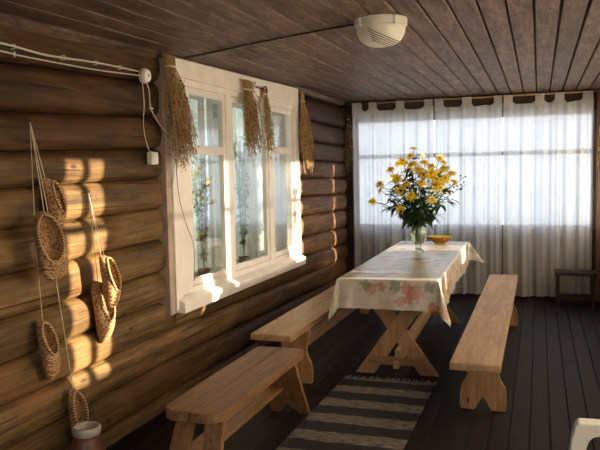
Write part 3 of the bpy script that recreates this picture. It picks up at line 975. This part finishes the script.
# clay pot
def pot():
    t = thing('clay_pot', 'reddish brown clay pot with pale grey rim below the hanging shoes', 'pot', (-2.0, 2.70, 0))
    t.scale = (1.05, 1.05, 1.17)
    bm = bmesh.new()
    pr = [(.05, 0), (.075, .004), (.088, .06), (.088, .13), (.075, .20), (.060, .235), (.056, .25)]
    inn = [(.049, .25), (.052, .23), (.068, .19), (.078, .12), (.078, .06), (.04, .012), (0, .012)]
    lathe(bm, [(0, 0)]+pr+inn, 32)
    obj('body', bm, M['clay'], t, smooth=True)
    bm = bmesh.new(); lathe(bm, [(.056, .250), (.060, .255), (.063, .27), (.061, .282), (.055, .286), (.048, .280), (.048, .252)], 32)
    bmesh.ops.recalc_face_normals(bm, faces=bm.faces)
    obj('rim', bm, M['pot_rim'], t, smooth=True)
pot()

# ---------------------------------------------------------------- electrics
def elec():
    t = thing('junction_box', 'round white junction box on the top logs beside the window', 'junction box', (-2.232, 3.685, 2.085), rot=(0, PI/2, 0))
    bm = bmesh.new(); lathe(bm, [(0, 0), (.042, 0), (.044, .004), (.044, .024), (.040, .030), (.0, .030)], 28)
    obj('base', bm, M['cable'], t, smooth=False, bevel=.001)
    bm = bmesh.new(); lathe(bm, [(0, .030), (.037, .030), (.039, .034), (.034, .042), (0, .044)], 28)
    lid = obj('lid', bm, M['white_plastic'], t)
    bm = bmesh.new(); lathe(bm, [(0, .0442), (.006, .0442), (.005, .047), (0, .047)], 10)
    obj('screw', bm, M['iron'], lid)
    t = thing('power_socket', 'small cream surface socket box on the logs under the cables', 'socket', (-2.235, 3.745, 1.60))
    bm = bmesh.new(); b2(bm, 0, .038, -.038, .038, -.038, .038)
    obj('housing', bm, M['cream_plastic'], t, bevel=.006, seg=3)
    bm = bmesh.new(); b2(bm, .0385, .044, -.026, .026, -.026, .026)
    obj('cover', bm, M['white_plastic'], t, bevel=.002)
    def cable(name, label, pts, r, mat='cable'):
        bm = bmesh.new(); tube(bm, bez(pts, 8), r, 6)
        return tag(obj(name, bm, M[mat], smooth=True), label, 'cable')
    X = -2.222
    c = cable('cable', 'pale upper cable running along the top log to the junction box',
              [(X, .5, 2.06), (X, 1.9, 2.073), (X, 2.49, 2.085), (X, 2.82, 2.078), (X, 3.22, 2.098), (X, 3.64, 2.105)], .0055)
    for y, z in ((2.60, 2.083), (2.95, 2.086), (3.22, 2.098), (3.45, 2.104)):
        bm = bmesh.new(); tube(bm, [(X-.02, y, z+.009), (X+.004, y, z+.010), (X+.008, y, z), (X+.004, y, z-.010), (X-.02, y, z-.009)], .002, 5)
        obj('clip', bm, M['white_plastic'], c)
    c2 = cable('cable', 'thin lower wire sagging just beneath the upper cable',
          [(X, .5, 2.02), (X, 1.9, 2.04), (X, 2.49, 2.050), (X, 2.62, 2.048), (X, 2.89, 2.052), (X, 3.22, 2.060), (X, 3.64, 2.082)], .0036)
    bm = bmesh.new(); tube(bm, [(X+.001, 2.60, 2.037), (X+.001, 2.60, 2.060)], .0035, 6)
    obj('clip', bm, M['white_plastic'], c2)
    cable('cable', 'straight thin cable dropping from junction box to the socket',
          [(X, 3.67, 2.05), (X+.004, 3.675, 1.92), (X, 3.665, 1.78), (X, 3.71, 1.66), (-2.205, 3.735, 1.630)], .0028)
    c3 = cable('cable', 'slanting cable from junction box disappearing behind the straw bundle',
          [(X, 3.71, 2.06), (X+.005, 3.735, 2.0), (X, 3.76, 1.895), (X+.006, 3.87, 1.79), (X, 4.0, 1.74)], .0036)
    bm = bmesh.new(); tube(bm, [(X-.008, 3.753, 1.90), (X+.009, 3.767, 1.90)], .005, 6)
    obj('clip', bm, M['white_plastic'], c3)
    # cable over the ceiling to the lamp
    pts = []
    for x, y in ((-2.20, 4.16), (-1.95, 4.10), (-1.68, 4.02), (-1.35, 3.94), (-1.08, 3.88), (-.975, 3.86)):
        pts.append((x, y, ceil_z(x, y)-.0075))
    cable('cable', 'dark twisted cable fixed across the ceiling boards to the lamp', pts, .0055, 'darkcable')
elec()

# thin string and loop on the casing below the straw bundle
bm = bmesh.new()
tube(bm, bez([(-2.19, 3.96, 1.62), (-2.19, 3.905, 1.54), (-2.19, 3.88, 1.46), (-2.19, 3.905, 1.41), (-2.19, 3.945, 1.47), (-2.19, 3.965, 1.60)], 8), .0035, 5)
tag(obj('string_loop', bm, M['string'], smooth=True), 'pale string loop dangling under the straw bundle by the casing', 'string')
bm = bmesh.new()
tube(bm, bez([(-2.19, 3.98, 1.60), (-2.188, 4.01, 1.35), (-2.188, 4.10, 1.16), (-2.19, 4.19, 1.02), (-2.20, 4.20, .78)], 8), .0022, 5)
tag(obj('thin_wire', bm, M['darkcable'], smooth=True), 'thin dark wire trailing down the white casing to the sash', 'wire')

# ---------------------------------------------------------------- ceiling lamp
def lamp():
    x, y = -.828, 3.86
    t = thing('ceiling_lamp', 'round cream ceiling lamp with slanted slots on its dome', 'lamp', (x, y, 2.325))
    bm = bmesh.new(); lathe(bm, [(0, 0), (.142, 0), (.145, -.004), (.145, -.036), (.138, -.040), (0, -.040)], 44)
    obj('base', bm, M['cream_plastic'], t, bevel=.001)
    bm = bmesh.new(); R, Hh = .136, .105
    prof = [(R, -.040)]+[(R*cos(a)**.62 if cos(a) > 1e-4 else 0, -.040-Hh*sin(a)) for a in [PI/2*k/14 for k in range(1, 15)]]
    prof[-1] = (0, -.040-Hh)
    lathe(bm, [(0, -.040)]+prof, 44)
    dome = obj('dome', bm, M['cream_plastic'], t, smooth=True)
    # slanted slots lying on the dome
    v = Vector((.20, -.955, -.21)).normalized(); dd = Vector((.85, .18, -.42)); dd = (dd-v*dd.dot(v)).normalized(); nn = v.cross(dd).normalized()
    if nn.z > 0: nn = -nn
    def inside(p):
        return p.z < -.040 and ((-p.z-.04)/Hh)**2+((math.hypot(p.x, p.y)/R)**(1/.62))**2 < 1
    for q in range(5):
        off = .048+.0115*q; ps = []
        for k in range(26):
            p = Vector((0, 0, -.02))+nn*off+dd*lerp(-.055+.012*q, .135, k/25)
            for m_ in range(90):
                if inside(p+v*(.20-m_*.004)):
                    lo, hi = .20-m_*.004, .204-m_*.004
                    for _ in range(14):
                        md = (lo+hi)/2
                        if inside(p+v*md): lo = md
                        else: hi = md
                    ps.append(p+v*hi); break
        if len(ps) < 3: continue
        bm = bmesh.new(); tube(bm, ps, .0026, 5)
        obj('slot', bm, M['slot'], dome)
    for a in (PI*1.28, PI*.3, PI*1.75):
        bm = bmesh.new(); Mx = Matrix.Rotation(a, 4, 'Z')
        b2(bm, .138, .152, -.010, .010, -.050, -.002, Mx)
        obj('clip', bm, M['white_plastic'], t, bevel=.002)
lamp()

# ---------------------------------------------------------------- dried bunches
def dried_bunch(name, label, top, h, w0, w1, seed, n=120, seedmat='seed', stem='straw', knot=.16, depth=.05, tilt=0.0, crook=0.0, axis='y', size=.006, heads_from=.35, spread=1.0, group=None, per=16):
    t = thing(name, label, 'dried herbs', top, group=group); rr = random.Random(seed)
    st = bmesh.new(); sd = bmesh.new()
    def P(lat, out, z): return (out, lat, z) if axis == 'y' else (lat, -out, z)
    for k in range(n):
        a = rr.uniform(-1, 1); o = rr.uniform(0, 1)
        L = h*(rr.uniform(.62, .92) if rr.random() < .8 else rr.uniform(.9, 1.06)); lat1 = (a*.75+rr.gauss(0, .25))*w1/2*spread; lat0 = a*w0/2*rr.uniform(.4, 1); pts = []
        ph = rr.uniform(0, 6)
        for q in range(7):
            v = q/6; z = -L*v
            lat = lerp(lat0, lat1, min(1, v*1.35)**1.2)
            pinch = 1-.62*math.exp(-((v-knot)/.08)**2)
            lat = lat*pinch+.010*sin(v*5+ph)*v+tilt*v
            out = .008+o*depth*(.35+.65*v)*pinch
            pts.append(P(lat, out, z))
        tube(st, pts, [.0018]*7, 3, caps=False)
        for q in range(per):
            v = heads_from+(1.03-heads_from)*rr.random()**.8
            i = min(5, int(v*6)); f = v*6-i
            p = Vector(pts[i]).lerp(Vector(pts[i+1]), min(f, 1.1))+Vector((rr.uniform(0, .012), rr.gauss(0, .014), rr.gauss(0, .008)))
            r = size*rr.uniform(.5, 1.2)
            c = [sd.verts.new(p+Vector((rr.uniform(-r, r), rr.uniform(-r, r), rr.uniform(-r*1.6, r*1.6)))) for _ in range(4)]
            for f3 in ((0, 1, 2), (0, 3, 1), (1, 3, 2), (0, 2, 3)): sd.faces.new([c[z] for z in f3])
    obj('stems', st, M[stem], t, recalc=False)
    obj('seed_heads', sd, M[seedmat], t, recalc=False)
    bm = bmesh.new()
    ring = [Vector(P(w0*.30*cos(a), .008+depth*.22+depth*.28*sin(a), -h*knot)) for a in [2*PI*k/14 for k in range(14)]]
    tube(bm, ring, .004, 5, closed=True); tube(bm, [p+Vector((0, 0, -.006)) for p in ring], .0035, 5, closed=True)
    obj('tie', bm, M['string'], t)
    return t
dried_bunch('herb_bunch', 'large bushy bundle of dry straw hanging over the near window casing', (-2.20, 3.915, 2.235), .68, .15, .27, 1, 130, knot=.10, depth=.11, tilt=.09, size=.007, heads_from=.26, per=17)
dried_bunch('herb_bunch', 'dense brown herb bundle hanging above the middle window pane', (-2.195, 5.16, 2.225), .58, .36, .26, 2, 110, knot=.13, depth=.09, tilt=.02, size=.0075, heads_from=.30, per=16)
dried_bunch('herb_bunch', 'sparse greyish herb sprig hanging beside the dense brown bundle', (-2.195, 5.52, 2.20), .56, .10, .16, 3, 46, 'seed_grey', knot=.08, depth=.05, tilt=.05, size=.008, heads_from=.12, per=16)
dried_bunch('herb_bunch', 'narrow golden herb bundle hanging on the far edge of the casing', (-2.195, 6.50, 2.27), .74, .10, .34, 4, 110, knot=.12, depth=.08, tilt=.05, size=.0075, heads_from=.34, per=16)
dried_bunch('herb_bunch', 'thin dried bunch hanging on the dark corner board beside the curtain', (-2.205, FAR-.035, 2.18), .66, .05, .11, 5, 60, 'seed_grey', 'seed_dark', knot=.08, depth=.04, axis='x', size=.008, heads_from=.2, per=14)
dried_bunch('herb_bunch', 'small pale dried bunch on the reddish corner post', (.625, FAR-.105, 1.93), .44, .03, .09, 6, 50, 'seed', knot=.10, depth=.04, axis='x', size=.008, heads_from=.3, per=14)
for i, p in enumerate(((-2.205, 5.30, 2.215),)):
    bm = bmesh.new(); tube(bm, bez([(-2.19, 5.36, 2.20), (-2.17, 5.44, 2.19), (-2.165, 5.52, 2.215), (-2.18, 5.58, 2.17), (-2.19, 5.56, 2.08)], 6), .006, 6)
    tag(obj('twig', bm, M['seed_dark'], smooth=True), 'dark curled twig hooked between the two middle herb bunches', 'twig')

# ---------------------------------------------------------------- vase, flowers and bowl
VX, VY, VZ = -1.028, 6.30, TZ+.0055
def vase():
    t = thing('glass_vase', 'clear cut glass vase with stems on the flowered tablecloth', 'vase', (VX, VY, VZ))
    prof = [(0, .002), (.052, 0), (.055, .006), (.030, .022), (.022, .045), (.040, .070), (.066, .105), (.076, .145), (.074, .185), (.066, .215), (.066, .235), (.074, .255)]
    inner = [(.071, .255), (.062, .235), (.062, .215), (.070, .185), (.071, .145), (.062, .108), (.036, .078), (0, .066)]
    bm = bmesh.new(); lathe(bm, prof+inner, 48, ripple=lambda a, z: 1+.02*sin(a*12)*(1 if .03 < z < .24 else 0))
    obj('glass', bm, M['vase'], t, smooth=True)
    bm = bmesh.new(); lathe(bm, [(0, .069), (.034, .081), (.058, .110), (.066, .145), (.065, .18), (0, .18)], 32)
    obj('water', bm, M['vase'], t, smooth=True)
vase()
def petal_ring(bm, c, N, R, n=11, inner=.006, rr=None, w=.011, droop=.15):
    N = N.normalized(); A = N.orthogonal().normalized(); B = N.cross(A)
    off = rr.uniform(0, 6)
    for k in range(n):
        a = off+2*PI*k/n+rr.uniform(-.12, .12); d = A*cos(a)+B*sin(a); s = N.cross(d)
        L = R*rr.uniform(.85, 1.1); dr = rr.uniform(.3, 1.4)*droop
        p = [c+d*inner-s*w*.35, c+d*inner+s*w*.35, c+d*L*.55+s*w+N*.002, c+d*L*.55-s*w+N*.002, c+d*L-N*L*dr]
        v = [bm.verts.new(q) for q in p]
        bm.faces.new((v[0], v[1], v[2], v[3])); bm.faces.new((v[3], v[2], v[4]))
def flower(tip, seed, R=.040, big=True, mat='petal', label=None, nleaf=4, buds=0):
    rr = random.Random(seed); tip = Vector(tip); base = Vector((VX+rr.uniform(-.018, .018), VY+rr.uniform(-.018, .018), VZ+.095))
    neck = Vector((VX+(tip.x-VX)*.14, VY+(tip.y-VY)*.14, VZ+.25))
    k = (Vector((neck.x-VX, neck.y-VY, 0))); 
    if k.length > .045: k.normalize(); neck = Vector((VX, VY, VZ+.25))+k*.045
    t = thing('yellow_flower', label or 'yellow daisy-like flower on a leafy stem in the glass vase', 'flower', base, group='yellow flowers in the vase')
    mid = neck.lerp(tip, .55)+Vector((0, 0, .035))
    path = [p-base for p in bez([base, neck, mid, tip], 5)]
    bm = bmesh.new(); tube(bm, path, .0026, 5); obj('stem', bm, M['leaf2'], t)
    out = (tip-Vector((VX, VY, VZ+.45)))
    N = (out.normalized()*.7+Vector((.1, -.9, .25))+Vector((rr.uniform(-.9, .9), rr.uniform(-.3, .5), rr.uniform(-.5, .9)))).normalized()
    c = tip-base
    if R:
        bm = bmesh.new(); petal_ring(bm, c, N, R*1.08, rr.randint(9, 12), rr=rr, w=R*.17, droop=.35); petal_ring(bm, c+N*.004, N, R*.72, 8, rr=rr, w=R*.15, droop=-.25)
        obj('petals', bm, M[mat], t, recalc=False)
        bm = bmesh.new(); ellipsoid(bm, c+N*.004, (R*.24, R*.24, R*.24), 8, 6); obj('flower_centre', bm, M['flower_eye'], t, smooth=True)
    bm = bmesh.new()
    for q in range(nleaf):
        f = rr.uniform(.30, .93); i = int(f*(len(path)-1)); p = path[i]
        if p.z+base.z < VZ+.27: continue
        a = rr.uniform(0, 2*PI); d = Vector((cos(a), sin(a), rr.uniform(-.1, .6)))
        leaf(bm, p, d, Vector((0, 0, 1)), rr.uniform(.07, .14), rr.uniform(.014, .027), rr.uniform(.1, .6))
    obj('leaves', bm, M['leaf'] if rr.random() < .7 else M['leaf2'], t, recalc=False)
    if buds:
        for q in range(buds):
            bm = bmesh.new()
            f = rr.uniform(.5, 1); i = int(f*(len(path)-1)); p = path[i]; e = p+Vector((rr.uniform(-.06, .06), rr.uniform(-.04, .04), rr.uniform(.0, .06)))
            tube(bm, [p, e], .0012, 4); ellipsoid(bm, e, (.006, .006, .007), 6, 5)
            obj('bud', bm, M['bud'], t, smooth=True)
# flower tips measured as (x, height, distance) about the vase
F = [(-1.075, 1.690, 6.35, .033), (-1.150, 1.575, 6.25, .048), (-1.055, 1.545, 6.15, .050), (-1.275, 1.505, 6.3, .042), (-1.225, 1.56, 6.45, .034), (-1.375, 1.375, 6.3, .040), (-1.350, 1.32, 6.2, .038),
     (-1.445, 1.215, 6.3, .030), (-1.150, 1.320, 6.1, .042), (-1.045, 1.275, 6.05, .048), (-.865, 1.235, 6.05, .050), (-1.150, 1.15, 6.1, .038), (-.945, 1.455, 6.1, .048), (-.905, 1.525, 6.3, .040),
     (-.845, 1.60, 6.4, .036), (-.785, 1.50, 6.2, .048), (-.765, 1.415, 6.15, .050), (-.825, 1.365, 6.05, .052), (-.745, 1.46, 6.4, .040), (-.945, 1.385, 6.0, .042), (-1.00, 1.625, 6.4, .032),
     (-1.12, 1.48, 6.5, .036), (-.90, 1.45, 6.6, .036), (-1.17, 1.24, 6.6, .036), (-1.30, 1.44, 6.5, .034), (-.80, 1.30, 6.55, .036),
     (-1.0, 1.50, 6.2, .046), (-1.20, 1.42, 6.2, .040), (-.86, 1.46, 6.0, .050), (-1.08, 1.38, 6.0, .040), (-.80, 1.56, 6.3, .042), (-1.10, 1.62, 6.3, .038), (-.70, 1.38, 6.3, .036), (-.96, 1.56, 6.25, .044)]
for i, (x, z, y, R) in enumerate(F):
    flower((x, y, z), 100+i, R*(1.15+.4*((i*37)%10)/10), mat='petal' if i % 5 else 'petal_pale', nleaf=15, buds=3 if i % 4 == 0 else 0)
for i, (x, z, y) in enumerate(((-.62, 1.43, 6.3), (-.60, 1.36, 6.25), (-.70, 1.24, 6.2), (-1.25, 1.18, 6.1), (-1.2, 1.40, 6.05), (-.93, 1.12, 6.02), (-1.02, 1.40, 6.0), (-1.0, 1.15, 6.0), (-1.1, 1.60, 6.3), (-.86, 1.10, 6.15), (-1.3, 1.24, 6.3), (-.95, 1.28, 6.0), (-1.12, 1.1, 6.1))):
    o = thing('leafy_sprig', ('thin green sprig with dark buds reaching out of the bouquet' if i < 2 else 'dark leafy green stem filling the bouquet in the vase'), 'sprig', (VX, VY, VZ+.095), group='budding sprigs in the bouquet' if i < 2 else 'leafy stems in the vase')
    rr = random.Random(400+i); base = Vector(o.location); tip = Vector((x, y, z))
    k = Vector((tip.x-VX, tip.y-VY, 0)); k = k.normalized()*min(.04, k.length*.15)
    path = [p-base for p in bez([base, Vector((VX, VY, VZ+.25))+k, Vector((VX, VY, VZ+.25)).lerp(tip, .55)+Vector((0, 0, .03)), tip], 5)]
    bm = bmesh.new(); tube(bm, path, .0022, 5); obj('stem', bm, M['leaf'], o)
    bm = bmesh.new()
    if i < 2:
        for q in range(6):
            bm = bmesh.new()
            p = path[int(rr.uniform(.75, 1)*(len(path)-1))]; e = p+Vector((rr.uniform(-.04, .05), rr.uniform(-.03, .03), rr.uniform(-.03, .05)))
            tube(bm, [p, e], .0011, 4); ellipsoid(bm, e, (.008, .008, .008), 6, 5)
            obj('bud', bm, M['bud'], o, smooth=True)
    else:
        for q in range(26):
            p = path[int(rr.uniform(.38, 1)*(len(path)-1))]; a = rr.uniform(0, 2*PI)
            if p.z+base.z < VZ+.26: continue
            leaf(bm, p, Vector((cos(a), sin(a), rr.uniform(-.5, .4))), Vector((0, 0, 1)), rr.uniform(.07, .13), rr.uniform(.014, .024), rr.uniform(.2, .8))
        obj('leaves', bm, M['leaf'], o, recalc=False)

def bowl():
    t = thing('glass_bowl', 'amber cut glass bowl behind the vase near the table edge', 'bowl', (-.925, 6.98, VZ))
    bm = bmesh.new()
    lathe(bm, [(0, .002), (.05, 0), (.056, .008), (.062, .014), (.095, .035), (.118, .066), (.124, .074), (.119, .072), (.112, .066), (.088, .040), (.05, .020), (0, .016)], 48,
          ripple=lambda a, z: 1+.028*sin(a*16)*(z/.07))
    obj('dish', bm, M['amber'], t, smooth=True)
    bm = bmesh.new(); lathe(bm, [(.119, .071), (.125, .0745), (.121, .078), (.116, .073)], 48, ripple=lambda a, z: 1+.028*sin(a*16))
    obj('rim', bm, M['petal_pale'], t, smooth=True)
    rr = random.Random(2)
bowl()
for k, (dx, dy) in enumerate(((-.03, 0), (.035, .01), (0, -.035), (.01, .04))):
    bm = bmesh.new(); ellipsoid(bm, (0, 0, 0), (.026, .022, .018), 10, 8)
    o = obj('candy', bm, plain('candy_wrap', (.75, .42, .08), .4, .5, 30, .3) if k == 0 else D.materials['candy_wrap'], smooth=True)
    o.location = (-.925+dx, 6.98+dy, VZ+.052)
    tag(o, 'small golden wrapped sweet lying in the amber glass bowl', 'sweet', 'sweets in the glass bowl')

# ---------------------------------------------------------------- dark low stand by the far wall
def stand():
    x0, x1, y, h, dp = .165, .585, 8.02, .375, .26
    t = thing('low_stand', 'dark wooden low stand with open frame against the sheer curtain', 'stand', ((x0+x1)/2, y, 0))
    w = x1-x0
    bm = bmesh.new(); b2(bm, -w/2, w/2, -dp/2, dp/2, h-.035, h); obj('top', bm, M['darkwood'], t, bevel=.006)
    for sx in (-1, 1):
        for sy in (-1, 1):
            bm = bmesh.new(); cx, cy = sx*(w/2-.035), sy*(dp/2-.03); b2(bm, cx-.018, cx+.018, cy-.018, cy+.018, 0, h-.036); obj('leg', bm, M['darkwood'], t, bevel=.003)
    for sy in (-1, 1):
        bm = bmesh.new(); b2(bm, -w/2+.054, w/2-.054, sy*(dp/2-.03)-.012, sy*(dp/2-.03)+.012, .07, .11); obj('rail', bm, M['darkwood'], t, bevel=.003)
    for sx in (-1, 1):
        bm = bmesh.new(); b2(bm, sx*(w/2-.035)-.012, sx*(w/2-.035)+.012, -dp/2+.049, dp/2-.049, .07, .11); obj('rail', bm, M['darkwood'], t, bevel=.003)
stand()

# ---------------------------------------------------------------- white plastic armchair (only an arm reaches into the picture)
def armchair():
    t = thing('plastic_armchair', 'white plastic garden armchair of which only an armrest shows', 'chair', (.42, 2.22, 0))
    # faces -X; local x forward = -X
    for s in (1, -1):
        yb = s*.27
        outer = [(-.375, 0), (-.345, .30), (-.312, .58), (-.300, .628), (-.289, .642), (-.10, .645), (.20, .632)]
        inner = [(.20, .592), (-.225, .600), (-.243, .595), (-.256, .582), (-.264, .555), (-.290, .30), (-.328, 0)]
        bm = bmesh.new(); prism(bm, outer+inner, yb-.031, yb+.031, 'y')
        obj('armrest', bm, M['white_plastic'], t, bevel=.006, seg=3)
        bm = bmesh.new(); beam(bm, (.20, yb*.9, .42), (.27, yb, 0), .05, .04); obj('leg', bm, M['white_plastic'], t, bevel=.006)
    bm = bmesh.new(); prism(bm, [(-.27, -.235), (.20, -.20), (.20, .20), (-.27, .235)], .395, .42, 'z'); obj('seat', bm, M['white_plastic'], t, bevel=.01)
    bm = bmesh.new()
    for y in (-.16, -.08, 0, .08, .16): beam(bm, (.19, y, .42), (.30, y, .80), .045, .012, (1, 0, 0))
    beam(bm, (.30, -.22, .80), (.30, .22, .80), .03, .09, (0, 0, 1)); beam(bm, (.19, -.215, .42), (.30, -.215, .80), .04, .02, (1, 0, 0)); beam(bm, (.19, .215, .42), (.30, .215, .80), .04, .02, (1, 0, 0))
    obj('backrest', bm, M['white_plastic'], t)
armchair()

# ---------------------------------------------------------------- light
w = D.worlds.new('sky'); bpy.context.scene.world = w; w.use_nodes = True
nt = w.node_tree; nt.nodes.clear()
o = nt.nodes.new('ShaderNodeOutputWorld'); bg = nt.nodes.new('ShaderNodeBackground')
tc = nt.nodes.new('ShaderNodeTexCoord'); sp = nt.nodes.new('ShaderNodeSeparateXYZ'); rp = nt.nodes.new('ShaderNodeValToRGB')
nt.links.new(tc.outputs['Generated'], sp.inputs[0]); nt.links.new(sp.outputs[2], rp.inputs[0])
e = rp.color_ramp.elements; e[0].position = 0; e[0].color = (.90, .95, 1.0, 1); e[1].position = .6; e[1].color = (.55, .72, 1.0, 1)
nt.links.new(rp.outputs[0], bg.inputs[0]); bg.inputs[1].default_value = 1.75
nt.links.new(bg.outputs[0], o.inputs[0])

sun = D.lights.new('sun', 'SUN'); so = D.objects.new('sun', sun); COL.objects.link(so)
sun.energy = 22; sun.color = (1.0, .81, .54); sun.angle = math.radians(.9)
dv = Vector((-1, -TAZ, -TEL)).normalized()
so.rotation_euler = dv.to_track_quat('-Z', 'Y').to_euler(); so.location = (6, 5, 3)

il = D.lights.new('inner_room_fill', 'POINT'); io = D.objects.new('inner_room_fill', il); COL.objects.link(io)  # added fill light to brighten the panes, no known fixture
il.energy = 60; il.color = (.93, 1, .92); il.shadow_soft_size = .3; io.location = (-3.5, 5.6, 2.1)

# ---------------------------------------------------------------- camera
cam = D.cameras.new('camera'); co = D.objects.new('camera', cam); COL.objects.link(co)
f = 700.0; r = .02
d = Vector((239, 58, -f)).normalized(); u = Vector((-r, 1, (58-239*r)/f)).normalized(); X = d.cross(u)
R = Matrix((X, d, u))       # rows: world axes in camera coordinates -> world = R @ cam
co.matrix_world = Matrix.Translation((0, 0, 1.5)) @ R.to_4x4()
cam.sensor_fit = 'HORIZONTAL'; cam.sensor_width = 36; cam.lens = 36*f/600; cam.clip_start = .05; cam.clip_end = 300
sc = bpy.context.scene; sc.camera = co
sc.view_settings.view_transform = 'Standard'; sc.view_settings.look = 'None'
sc.view_settings.exposure = .55
sc.cycles.use_denoising = True
sc.cycles.max_bounces = 10; sc.cycles.diffuse_bounces = 6; sc.cycles.transparent_max_bounces = 24; sc.cycles.transmission_bounces = 8
sc.cycles.sample_clamp_indirect = 6
